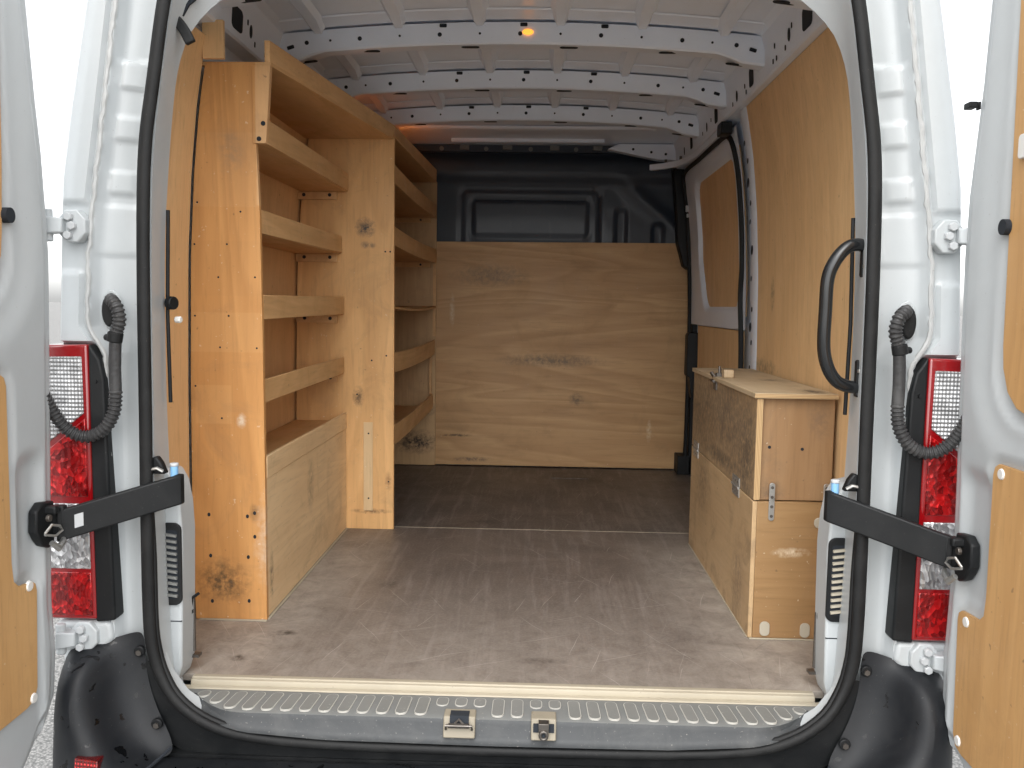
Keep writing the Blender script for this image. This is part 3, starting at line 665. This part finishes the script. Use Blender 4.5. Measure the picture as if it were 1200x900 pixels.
# ribbed pads moulded into the tread
def pad(x, y0, y1, skew, w_):
    pts = [(px, py) for px, py in rrect(-w_/2, w_/2, y0, y1, w_*.46, 4)]
    return pts
pxs = [-.715+.0447*i for i in range(33)]
for x in pxs:
    if abs(x) > .73: continue
    short = abs(x+.085) < .055 or abs(x-.108) < .055
    y0, y1 = (-.078 if short else -.124)+.085*sstep(.60,.78,abs(x)), -.036
    if y1-y0 < .03: y0 = y1-.03
    sk = -.22*x
    def shp(g_, z0, z1): return B().prism([(px+(py-y1)*sk*-1*.0+x+(py-y1)*(-.35*(x)*.5), py) for px, py in rrect(-.0135-g_, .0135+g_, y0-g_, y1+g_, .0125+g_, 4)], 'z', z0, z1)
    rim = obj('tread_pad', shp(.0010, -.0235, -.0190), TREADO, tread)
    obj('pad_face', shp(-.0006, -.0200, -.0186), TREADP, rim)
# latch pockets in the tread's face
def pocket(xc, w_, kind):
    p = obj('latch_pocket', B().hex([(xc-w_/2,-.150,-.064),(xc+w_/2,-.150,-.064),(xc+w_/2,-.11,-.064),(xc-w_/2,-.11,-.064),(xc-w_/2,-.1345,-.0185),(xc+w_/2,-.1345,-.0185),(xc+w_/2,-.098,-.0165),(xc-w_/2,-.098,-.0165)]), POCK, tread, .003)
    if kind:
        obj('latch_slot', B().hex([(xc-.022,-.1465,-.035),(xc+.022,-.1465,-.035),(xc+.022,-.12,-.035),(xc-.022,-.12,-.035),(xc-.022,-.1365,-.0155),(xc+.022,-.1365,-.0155),(xc+.022,-.11,-.0155),(xc-.022,-.11,-.0155)]), HOLE, p)
        obj('striker', B().tube([(xc-.030,-.150,-.042),(xc-.030,-.158,-.030),(xc+.030,-.158,-.030),(xc+.030,-.150,-.042)], .0032, 8).cyl((xc-.024,-.153,-.032),(xc+.024,-.153,-.032),.0055,10).tube([(xc-.012,-.152,-.03),(xc,-.150,-.018),(xc+.012,-.152,-.03)], .0028, 6), DSTEEL, p)
    else:
        for sx_ in (-1, 1): obj('latch_slot', B().hex([(xc+sx_*.018-.006,-.1475,-.045),(xc+sx_*.018+.006,-.1475,-.045),(xc+sx_*.018+.006,-.12,-.045),(xc+sx_*.018-.006,-.12,-.045),(xc+sx_*.018-.006,-.1425,-.028),(xc+sx_*.018+.006,-.1425,-.028),(xc+sx_*.018+.006,-.12,-.028),(xc+sx_*.018-.006,-.12,-.028)]), HOLE, p)
        obj('striker', B().box(xc-.012, xc+.012, -.158, -.135, -.040, -.020).tube([(xc+.008*math.cos(a), -.160, -.046+.009*math.sin(a)) for a in [i*math.pi/8 for i in range(16)]], .004, 6, True).cyl((xc,-.158,-.046),(xc,-.146,-.046),.010,12), DSTEEL, p, .001)
        obj('latch_slot', B().cyl((xc,-.1582,-.046),(xc,-.1592,-.046),.005,10), HOLE, p)
POCK = paint('pocket_cream', (.30, .265, .20), .5, 0, .6, .1)
pocket(-.087, .074, True); pocket(.108, .058, False)

obj('bumper_beam', B().box(-.93, .93, -.125, -.085, -.4, -.135), BLACK, van)
# bumper: stepped centre and scooped corner pieces
obj('bumper_step', B().loft([[(x, y, z) for y, z in ((-.10,-.16),(-.135,-.138),(-.16,-.131),(-.30,-.128),(-.37,-.135),(-.395,-.16),(-.40,-.3),(-.38,-.42))] for x in (-.90,-.77,-.5,-.2,0,.2,.5,.77,.90)], False, False), BUMPER, van, angle=60)
for s in (1, -1):
    I_ = [(.838,-.098,.150),(.838,-.099,.09),(.832,-.104,.04),(.805,-.118,-.03),(.77,-.130,-.08),(.755,-.136,-.128)]
    M1 = [(.862,-.100,.150),(.866,-.104,.09),(.868,-.112,.03),(.85,-.128,-.05),(.815,-.145,-.105),(.785,-.152,-.132)]
    M2 = [(.90,-.104,.138),(.903,-.122,.09),(.905,-.140,.03),(.893,-.165,-.04),(.85,-.185,-.10),(.79,-.20,-.128)]
    M3 = [(.932,-.110,.128),(.930,-.175,.100),(.930,-.200,.05),(.915,-.215,-.02),(.865,-.235,-.085),(.80,-.27,-.126)]
    F_ = [(.958,-.112,.125),(.955,-.19,.102),(.957,-.225,.05),(.945,-.245,-.03),(.90,-.27,-.10),(.83,-.34,-.13)]
    O1 = [(1.0,-.10,.122),(1.0,-.17,.098),(1.012,-.205,.03),(1.014,-.215,-.05),(1.005,-.25,-.15),(.99,-.30,-.25)]
    O2 = [(1.035,-.02,.12),(1.042,-.08,.095),(1.05,-.09,.0),(1.052,-.09,-.1),(1.05,-.10,-.2),(1.04,-.12,-.3)]
    O3 = [(1.036,.15,.12),(1.044,.15,.095),(1.052,.15,.0),(1.054,.15,-.1),(1.05,.15,-.2),(1.04,.15,-.3)]
    cb_ = obj('bumper_corner', B().loft([[(s*x, y, z) for x, y, z in c_] for c_ in (I_, M1, M2, M3, F_, O1, O2, O3)], False, False), BUMPER, van, subd=2, angle=60)
    gl = curve([(s*.757,-.152,-.105),(s*.775,-.19,-.118),(s*.79,-.24,-.1225),(s*.81,-.33,-.124)], 14)
    obj('panel_gap', B().tube(gl, .004, 6), HOLE, cb_)
    for x, y, z in ((.848,-.104,.105),(.795,-.138,-.055)):
        obj('screw_cup', B().cyl((s*x,y+.004,z),(s*x,y-.006,z),.013,14), BLACK, cb_, .002); obj('screw', B().cyl((s*x,y-.005,z-.002),(s*x,y-.010,z-.002),.007,6), DSTEEL, cb_)
    obj('red_reflector', B().hex([(s*.867,-.288,-.16),(s*.925,-.276,-.16),(s*.93,-.24,-.16),(s*.872,-.24,-.16),(s*.867,-.276,-.076),(s*.923,-.268,-.074),(s*.928,-.235,-.080),(s*.872,-.235,-.082)]), REFL, cb_, .003)

# tail lamps
for s in (1, -1):
    tl = obj('tail_lamp', B().prism([(s*x, z) for x, z in ((.942,.832),(.915,.795),(.906,.75),(.895,.185),(.942,.180))], 'y', -.126, -.06), BLACK, van, .006, seg=3)
    body = [(1.042,.827),(.942,.829),(.940,.5),(.937,.187),(1.046,.187)]
    rb = obj('red_lens', B().prism([(s*x, z) for x, z in body], 'y', -.128, -.07), REDS, tl, .006, seg=3)
    obj('red_facets', B().prism([(s*x, z) for x, z in ((.951,.660),(1.041,.585),(1.043,.478),(.949,.478))], 'y', -.1305, -.126), RED, tl, .002)
    obj('red_facets', B().prism([(s*x, z) for x, z in ((.947,.300),(1.044,.300),(1.045,.197),(.946,.197))], 'y', -.1305, -.126), RED, tl, .002)
    obj('reverse_lens', B().prism([(s*x, z) for x, z in ((.955,.802),(1.040,.800),(1.041,.600),(.953,.672))], 'y', -.1315, -.126), CLEAR, tl, .003)
    obj('indicator_lens', B().prism([(s*x, z) for x, z in ((.948,.462),(1.043,.462),(1.044,.308),(.947,.308))], 'y', -.1315, -.126), CLEAR2, tl, .003)
    obj('lamp_bolt', B().cyl((s*.925,-.126,.80*0+.745),(s*.925,-.131,.745),.004,8), BLACK, tl)
    # moulded white block below the lamp
    obj('hinge_block', B().prism([(s*x, z) for x, z in ((.905,.135),(.925,.115),(.96,.108),(1.04,.105),(1.04,.178),(.955,.180),(.91,.178))], 'y', -.118, -.06), WHITE, van, .01, seg=3)

# hinges
for s in (1, -1):
    for zc in (1.094, .146):
        xc = .968
        pl = [(xc+.036*math.cos(R(22.5+45*i))*(.95), zc+.039*math.sin(R(22.5+45*i))) for i in range(8)]
        h_ = obj('hinge', B().prism([(s*x, z) for x, z in pl], 'y', -.132, -.10), WHITE, van, .003, seg=2)
        for bx, bz in ((.006,.0),(-.008+.020,.020),(.014,-.021)): obj('hinge_bolt', B().cyl((s*(xc-.012+bx*1.2),-.132,zc+bz),(s*(xc-.012+bx*1.2),-.145,zc+bz),.0098,6), CAPG, h_, .0015)
        obj('hinge_arm', B().hex([(s*(xc+.012),-.150,zc-.016),(s*(xc+.05),-.165,zc-.02),(s*(xc+.05),-.12,zc-.02),(s*(xc+.012),-.128,zc-.016),(s*(xc+.012),-.150,zc+.016),(s*(xc+.05),-.165,zc+.02),(s*(xc+.05),-.12,zc+.02),(s*(xc+.012),-.128,zc+.016)]).cyl((s*(xc+.046),-.145,zc-.036),(s*(xc+.046),-.145,zc+.036),.011,12), WHITE, h_, .003)

# rubber cable conduits between pillar and door
for s in (1, -1):
    P_ = [(.893,-.10,.926),(.880,-.135,.930),(.862,-.148,.915),(.857,-.146,.885),(.868,-.142,.850),(.873,-.14,.78),(.873,-.14,.715),(.878,-.142,.675),(.898,-.145,.640),(.932,-.15,.622),(.962,-.16,.630),(.985,-.17,.655),(.998,-.185,.69),(1.005,-.20,.72)]
    pts = curve([(s*x, y, z) for x, y, z in P_], 230)
    rad = []
    for i, p in enumerate(pts):
        if .725 < p.z < .835 and abs(p.x) < .89: rad.append(.0132)
        else: rad.append(.0150 if (i//2) % 2 == 0 else .0120)
    hz_ = obj('cable_conduit', B().tube(pts, rad, 12), HOSE, van, angle=30)
    obj('boot_plate', B().prism([(s*(.905+.016*math.cos(a)), .905+.036*math.sin(a)) for a in [i*math.pi/12 for i in range(24)]], 'y', -.102, -.070), RUBBER, hz_, .005, seg=3)
    obj('conduit_clip', B().cyl((s*.868,-.142,.858),(s*.872,-.142,.836),.017,12).cyl((s*.878,-.14,.846),(s*.897,-.13,.846),.008,8), RUBBER, hz_, .002)
    obj('boot_rim', B().tube([(s*(.905+.021*math.cos(a)), -.081, .906+.043*math.sin(a)) for a in [i*math.pi/12 for i in range(24)]], .004, 6, True), WHITE, hz_)

# grab handle on the pillar
hp = curve([(.812,-.075,1.072),(.79,-.08,1.078),(.764,-.085,1.070),(.738,-.09,1.040),(.724,-.09,1.0),(.722,-.09,.93),(.722,-.09,.85),(.732,-.09,.805),(.752,-.085,.775),(.775,-.08,.762),(.812,-.075,.755)], 70)
gh = obj('grab_handle', B().tube(hp, .0145, 14), BLACK, van)
gh.data.materials[0] = NT('gloss_black').fin((.012,.013,.014), .18)
for z0, z1, bz in ((1.005,1.09,1.03),(.735,.82,.795)):
    obj('handle_plate', B().prism(rrect(.800,.822,z0,z1,.006,3), 'y', -.085, -.068), BLACK, gh, .002)
    obj('bolt', B().cyl((.807,-.085,bz),(.807,-.095,bz),.007,6), STEEL, gh, .001)

# check straps
for s, z0, z1 in ((-1, .497, .432), (1, .490, .418)):
    pth = [(.742,-.100),(.744,-.114),(.755,-.123),(.80,-.140),(.88,-.178),(.972,-.222)]
    rings = []
    for i, (x, y) in enumerate(pth):
        q = (x-.742)/(.972-.742); zc = z0+(z1-z0)*q
        a, b = pth[max(i-1, 0)], pth[min(i+1, 5)]; tx, ty = b[0]-a[0], b[1]-a[1]; L = math.hypot(tx, ty); nx_, ny_ = -ty/L, tx/L
        th = .008
        rings.append([(s*(x-nx_*th), y-ny_*th, zc-.035), (s*(x+nx_*th), y+ny_*th, zc-.035), (s*(x+nx_*th), y+ny_*th, zc+.035), (s*(x-nx_*th), y-ny_*th, zc+.035)])
    st = obj('check_strap', B().loft(rings), BLACK, van, .004, seg=3)
    obj('pivot_pin', B().cyl((s*.757,-.105,z0+.02),(s*.757,-.105,z0+.052),.009,12), BLUE, st, .001); obj('pivot_cap', B().cyl((s*.757,-.105,z0+.052),(s*.757,-.105,z0+.060),.010,12), CAPG, st, .002)
    obj('pivot_hook', B().prism([(s*.775,z0+.034),(s*.815,z0+.034),(s*.812,z0+.07),(s*.796,z0+.075),(s*.785,z0+.06)], 'y', -.112, -.09), BLACK, st, .004)
    obj('spring_clip', B().tube([(s*.778,-.118,z0+.042),(s*.79,-.122,z0+.050),(s*.805,-.12,z0+.046),(s*.81,-.115,z0+.04)], .004, 6), STEEL, st)
    if s < 0: obj('sticker', B().hex([(-.936,-.2141,.427),(-.920,-.2065,.4315),(-.920,-.205,.4315),(-.936,-.2125,.427),(-.936,-.2141,.457),(-.920,-.2065,.4615),(-.920,-.205,.4615),(-.936,-.2125,.457)]), CAPG, st)

# rear doors, opened along the van's axis
def rear_door(s, EZ, ED, zbot, upper, lower, caps_, holes, upz):
    edge = lambda z: interp(z, EZ, ED)
    Z = zs(zbot, 1.95, 200); rings = []
    F = [0,.002,.005,.009,.014,.02,.027,.034,.042,.05]
    for z in Z:
        e0 = edge(z); row = [(.02, .95), (.005, .60)]; row = [(-.075, .95), (-.078, .6), (-.075, e0+.05), (-.066, e0+.012), (-.05, e0+.002)]
        ds = [e0+f for f in F]+[e0+.05+(.95-e0-.05)*(i/44)**1.35 for i in range(1, 45)]
        for d_ in ds:
            q = d_-e0; h = -.034*(1-sstep(-.012, .018, q))-.008*(1-sstep(.036, .046, q))
            # upper window recess
            du = sd_rr(d_, z, upper[0]-.012, 1.2, upper[1]-.02, 1.80, .11); h -= .014*sstep(.010, -.012, du)
            # broad dish round the recess and the waist bulge
            h -= .010*sstep(.07, .0, sd_rr(d_, z, upper[0]-.03, 1.2, upper[1]-.04, 1.85, .12))
            # pocket for the check-strap bracket
            h -= .016*sstep(.02, -.03, sd_rr(d_, z, e0+.055, .335, .31, .60, .04))
            # lower recess with its step
            dl = min(sd_rr(d_, z, lower[0]-.010, 1.2, -.5, lower[1]+.012, .03), sd_rr(d_, z, lower[2]-.010, 1.2, -.5, lower[3]+.012, .03)); h -= .008*sstep(.005, -.005, dl)
            row.append((h, d_))
        row.append((-.07, .955))
        rings.append([(s*(.985-h), -d_, z) for h, d_ in row])
    dr = obj('rear_door', B().loft(rings, False, False), WHITE, van, angle=50)
    # upper plywood window panel
    u0, uz = upper
    up_ = [(u0-.018, 1.78),(u0-.008, 1.52),(u0,1.2),(u0+.008,uz+.13),(u0+.014,uz+.085),(u0+.035,uz+.04),(u0+.07,uz+.012),(u0+.12,uz),(.90,uz),(.90,1.78)]
    obj('plywood_window_panel', B().prism([(-a, z) for a, z in up_], 'x', s*(.985+.010), s*(.985+.019)), PLY_DOOR, dr, .001)
    l0, l1, l2, l3, zb = lower
    lo = [(l0+.02, l1),(l0+.006, l1-.008),(l0, l1-.025),(l0+.003, l3+.06),(l0-.002, l3+.02),(l0-.02, l3+.004),(l2+.016, l3),(l2+.004, l3-.008),(l2, l3-.024),(l2+.010, zb+.03),(l2+.022, zb+.008),(l2+.05, zb),(.90, zb-.01),(.90, l1)]
    lp = obj('plywood_panel', B().prism([(-a, z) for a, z in lo], 'x', s*(.985+.001), s*(.985+.009)), PLY_DOOR, dr, .0012)
    for a, z in caps_: obj('panel_cap', B().cyl((s*.989, -a, z), (s*.9825, -a, z), .0125, 16, .010), CAP, dr, .001)
    for a, z, r_ in holes: obj('drain_hole', B().cyl((s*.998, -a, z), (s*.9835, -a, z), r_, 20), HOLE, dr)
    # strap bracket
    zc = upz
    br = obj('strap_bracket', B().prism([(-a, z) for a, z in ((.218,zc+.045),(.262,zc+.05),(.285,zc+.035),(.288,zc-.01),(.275,zc-.03),(.262,zc-.045),(.24,zc-.055),(.222,zc-.05),(.212,zc-.02))], 'x', s*.998, s*.978), BLACK, dr, .004)
    obj('bracket_yoke', B().box(s*.985, s*.955, -.225, -.205, zc-.03, zc+.035).box(s*.985, s*.955, -.255, -.238, zc+.022, zc+.04), BLACK, br, .004)
    obj('bracket_bolt', B().cyl((s*.966,-.268,zc+.018),(s*.958,-.268,zc+.018),.008,8), DSTEEL, br, .001)
    obj('bracket_hook', B().tube([(s*.962,-.285,zc-.012),(s*.955,-.27,zc+.004),(s*.952,-.245,zc-.004),(s*.952,-.235,zc-.016),(s*.956,-.255,zc-.024),(s*.962,-.285,zc-.014)], .003, 6), STEEL, br)
    obj('bracket_spring', B().tube([(s*.958,-.268,zc-.036),(s*.953,-.25,zc-.052),(s*.955,-.228,zc-.044),(s*.96,-.215,zc-.034)], [.006,.008,.007,.004], 8), STEEL, br)
    return dr
dl_ = rear_door(-1, [1.95,1.552,1.348,1.244,1.135,1.025,.535,.266,.14,.046,-.023,-.073,-.10], [.31,.222,.198,.182,.173,.166,.186,.198,.190,.201,.258,.316,.40], -.10,
          (.335, .93), (.362, .78, .280, .331, .066), [(.308,.325),(.307,.079)], [(.330,1.097,.0155)], .444)
dr_ = rear_door(1, [1.95,1.573,1.402,1.284,1.179,1.052,.868,.57,.42,.18,.043,-.012,-.036,-.06], [.25,.186,.172,.155,.140,.136,.143,.158,.164,.150,.156,.205,.265,.36], -.06,
          (.318, .737), (.337, .636, .231, .302, .0), [(.369,.618),(.269,.285),(.265,.024)], [(.316,1.098,.0155)], .418)
obj('panel_cap', B().prism(rrect(-.385,-.350,1.222,1.268,.008,3), 'x', .9995, .986), CAP, dr_, .002)
obj('door_stop', B().box(.995, 1.0, -.17, -.155, 1.355, 1.372).box(.972, .99, -.178, -.15, 1.357, 1.370), BLACK, dr_, .002)

# ------------------------------------------------------------------ shelving unit by the rear doors
scr = proto(B().cyl((0,0,0), (0,-.0012,0), .0045, 10), HOLE)
A_ = thing('shelving_unit', (-.80, .92, 0), 'shallow plywood shelving unit nearest the rear doors, solid kick board below', 'shelving', 'plywood shelving along the left wall')
left = [(-(wx(z)-.004), z) for z in zs(0, 1.593, 22)]
ep = obj('end_panel', B().prism(left+[(-.716,1.593),(-.719,1.372),(-.711,1.18),(-.707,.877),(-.704,.5),(-.702,0)], 'y', .392, .410), PLY_END, A_, .0012)
ep.data.materials[0] = PLY_END
obj('corner_strip', B().prism([(-.728,1.583),(-.676,1.583),(-.690,1.372),(-.727,1.372)], 'y', .3885, .3918), PLY_PALE if False else PLY_END, A_, .0008)
obj('edge_block', B().prism([(-.714,1.583),(-.676,1.583),(-.690,1.372),(-.714,1.372)], 'y', .392, .409), PLY_END, A_)
for x, z in ((-.888,1.208),(-.765,1.183),(-.898,1.091),(-.805,1.092),(-.831,.999),(-.726,1.0),(-.900,.889),(-.803,.89),(-.829,.8),(-.723,.799),(-.902,.688),(-.827,.596),(-.869,.313),(-.756,.31),(-.866,.191),(-.755,.189),(-.863,.055),(-.754,.058),(-.735,.32),(-.735,.25)): inst(scr, 'screw_hole', (x, .3922, z), ep, None, (.62,1,.62) if z > .4 else (1,1,1.3))
for x, z in ((-.697,1.426),(-.709,1.384)): inst(scr, 'screw_hole', (x, .3884, z), ep, None, (1.5,1,1.5))
for i, (z0, z1, x) in enumerate(((1.373,1.440,-.690),(1.126,1.192,-.716),(.881,.950,-.708),(.640,.707,-.709))):
    sh = obj('shelf', B().prism([(-(wx(z0)-.004), .412), (x-.011, .412), (x-.011, 1.459), (-(wx(z0)-.004), 1.459)], 'z', z0+.002, z0+.011), PLY_SHELF, A_, .001)
    lp = obj('shelf_lip', B().hex([(x-.0105,.4105,z0),(x+.0005,.4105,z0),(x-.003,1.4595,z0+.007),(x-.014,1.4595,z0+.007),(x-.0105,.4105,z1),(x+.0005,.4105,z1),(x-.003,1.4595,z1+.006),(x-.014,1.4595,z1+.006)]), PLY_LIP, A_, .0012)
    bt = obj('batten', B().box(-.905, -.738, 1.444, 1.4605, z0-.030, z0+.001), PLY_LIP, A_, .001)
    for xx in (-.87, -.766): inst(scr, 'screw_hole', (xx, 1.4438, z0-.012), bt, None, (1.6,1,1.6))
    obj('batten', B().box(-.905, -.890, .50, .62, z0-.030, z0+.001), PLY_LIP, A_, .001)
obj('shelf', B().box(-.915, -.716, .412, 1.459, .440, .450), PLY_SHELF, A_, .001)
kb = obj('kick_board', B().box(-.714, -.7045, .4105, 1.4595, .004, .418), PLY_KICK, A_, .0012)
obj('kick_top_board', B().box(-.7145, -.7025, .4105, 1.4595, .4195, .484), PLY_KICK, A_, .0012)
obj('top_shelf', B().prism([(-.872,.393),(-.676,.393),(-.512,1.460),(-.872,1.460)], 'z', 1.5835, 1.594), PLY_SHELF, A_, .001)
obj('top_rail', B().hex([(-.693,.3925,1.594),(-.678,.3925,1.594),(-.512,1.4605,1.5945),(-.527,1.4605,1.5945),(-.693,.3925,1.652),(-.678,.3925,1.652),(-.512,1.4605,1.640),(-.527,1.4605,1.640)]), PLY_LIP, A_, .0012)

# ------------------------------------------------------------------ shelving unit by the bulkhead
D_ = thing('shelving_unit', (-.72, 2.2, 0), 'deeper plywood shelving unit against the bulkhead, with tall upright end panel', 'shelving', 'plywood shelving along the left wall')
left2 = [(-(wx(z)-.010), z) for z in zs(0, 1.598, 22)]
p2 = obj('end_panel', B().prism(left2+[(-.510,1.598),(-.509,.8),(-.509,0)], 'y', 1.462, 1.480), PLY_P2, D_, .0012)
obj('batten_strip', B().box(-.633, -.595, 1.4575, 1.4619, .078, .446), PLY_PALE, D_, .0008)
for x, z in ((-.66,.56),(-.53,.2),(-.545,1.14),(-.525,1.14),(-.612,.13),(-.612,.40),(-.6,.7),(-.54,.72)): inst(scr, 'screw_hole', (x, 1.4573 if -.633 < x < -.595 and z < .446 else 1.4619, z), p2, None, (.8,1,.8))
for z0, z1, x in ((1.418,1.490,-.512),(1.168,1.243,-.511),(.648,.730,-.517),(.337,.420,-.525)):
    obj('shelf', B().box(-(wx(z0)-.004), x-.011, 1.481, 2.915, z0+.002, z0+.011), PLY_SHELF, D_, .001)
    rings = [[(x-.011, y, a0+sg), (x, y, a0+sg), (x, y, a1+sg), (x-.011, y, a1+sg)] for y, a0, a1, sg in [(1.481+(2.914-1.481)*i/8, z0, z1, -.010*math.sin(math.pi*i/8)) for i in range(9)]]
    obj('shelf_lip', B().loft(rings), PLY_LIP, D_, .0012)
    bt = obj('batten', B().box(-.86, -.545, 2.90, 2.9155, z0-.028, z0+.001), PLY_LIP, D_, .001)
    for xx in (-.78, -.6): inst(scr, 'screw_hole', (xx, 2.8998, z0-.013), bt, None, (1.4,1,1.4))
rings = [[(-.905, y, .912+sg), (-.512, y, .912+sg), (-.512, y, .922+sg), (-.905, y, .922+sg)] for y, sg in [(1.481+(2.914-1.481)*i/8, -.014*math.sin(math.pi*i/8)) for i in range(9)]]
obj('shelf', B().loft(rings), PLY_SHELF, D_, .001)
left3 = [(-(wx(z)-.010), z) for z in zs(0.003, 1.62, 22)]
p3 = obj('end_panel', B().prism(left3+[(-.5115,1.62),(-.5115,.003)], 'y', 2.9155, 2.930), PLY_FAR, D_, .0012)
obj('post', B().box(-.545, -.53, 2.88, 2.8985, .42, .65), PLY_LIP, D_, .001); obj('edge_strip', B().box(-.530, -.512, 2.9105, 2.9153, .75, 1.16), PLY_LIP, D_, .001)
obj('top_shelf', B().hex([(-.872,1.461,1.594),(-.511,1.461,1.594),(-.513,2.915,1.616),(-.872,2.915,1.616),(-.872,1.461,1.6015),(-.511,1.461,1.6015),(-.513,2.915,1.6255),(-.872,2.915,1.6255)]), PLY_SHELF, D_, .001)
obj('top_rail', B().hex([(-.5255,1.461,1.602),(-.5105,1.461,1.602),(-.513,2.914,1.626),(-.528,2.914,1.626),(-.5255,1.461,1.640),(-.5105,1.461,1.640),(-.513,2.914,1.686),(-.528,2.914,1.686)]), PLY_LIP, D_, .0012)

# ------------------------------------------------------------------ chest
K = thing('storage_chest', (.80, .85, 0), 'worn plywood storage chest with drop-down flap standing on the floor by the right wall', 'chest')
obj('lid', B().box(.680, .908, .342, 1.345, .686, .7005), PLY_LID, K, .0015)
obj('lid_edge', B().box(.6798, .9082, .3416, .3419, .6875, .699), PLY_EDGEZ, K)
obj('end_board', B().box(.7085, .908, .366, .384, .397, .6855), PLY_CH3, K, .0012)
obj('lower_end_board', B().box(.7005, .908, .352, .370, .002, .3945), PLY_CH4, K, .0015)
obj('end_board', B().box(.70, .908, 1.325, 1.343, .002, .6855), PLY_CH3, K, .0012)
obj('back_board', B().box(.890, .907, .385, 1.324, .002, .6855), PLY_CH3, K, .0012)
fp_ = obj('drop_flap', B().box(.688, .7055, .350, 1.343, .399, .6845), PLY_CH2, K, .0015, label='dirty brown upper flap')
obj('flap_edge', B().box(.6885, .705, .3494, .3499, .400, .684), PLY_EDGE, fp_)
obj('front_board', B().box(.6875, .700, .352, 1.343, .002, .3955), PLY_CH1, K, .0015)
for y in (1.24, .56):
    hg = obj('flap_hinge', B().box(.6845, .6878, y-.045, y+.045, .368, .3965).box(.6845, .6878, y-.045, y+.045, .3985, .426).cyl((.684,y-.045,.3975),(.684,y+.045,.3975),.004,8), STEEL, K, .0005)
    for dy in (-.03, 0, .03):
        for z in (.380, .414): obj('screw', B().cyl((.6846,y+dy,z),(.6838,y+dy,z),.0035,8), DSTEEL, hg)
lt = obj('latch', B().box(.6835, .6878, .90, .945, .655, .69).tube([(.683,.905,.70),(.672,.912,.715),(.671,.93,.712),(.682,.94,.698)], .004, 6).cyl((.678,.905,.685),(.678,.945,.685),.005,8).box(.688,.72,.91,.94,.7006,.712).cyl((.700,.925,.712),(.700,.925,.735),.005,8), DSTEEL, K)
obj('wooden_stop', B().box(.702, .735, .86, .90, .7007, .727), PLY_LID, K, .003)
for x, zt_ in ((.739,.449), (.889,.450)):
    mp = obj('mending_plate', B().prism(rrect(x-.008, x+.008, zt_-.107, zt_, .0075, 4), 'y', .3465, .3505), STEEL, K, .0008)
    for k in range(4): obj('screw', B().cyl((x,.3466,zt_-.013-k*.027),(x,.3456,zt_-.013-k*.027),.0045,10), DSTEEL, mp)
for x, z, w_, h_ in ((.734,.030,.028,.042),(.847,.028,.028,.042),(.880,.338,.042,.030)):
    obj('felt_pad', B().prism(rrect(x-w_/2, x+w_/2, z-h_/2, z+h_/2, min(w_,h_)*.45, 5), 'y', .347, .3518), PAD, K, .0015)
for x, z in ((.731,.547),(.822,.543)): inst(scr, 'screw_hole', (x, .3658, z), K)
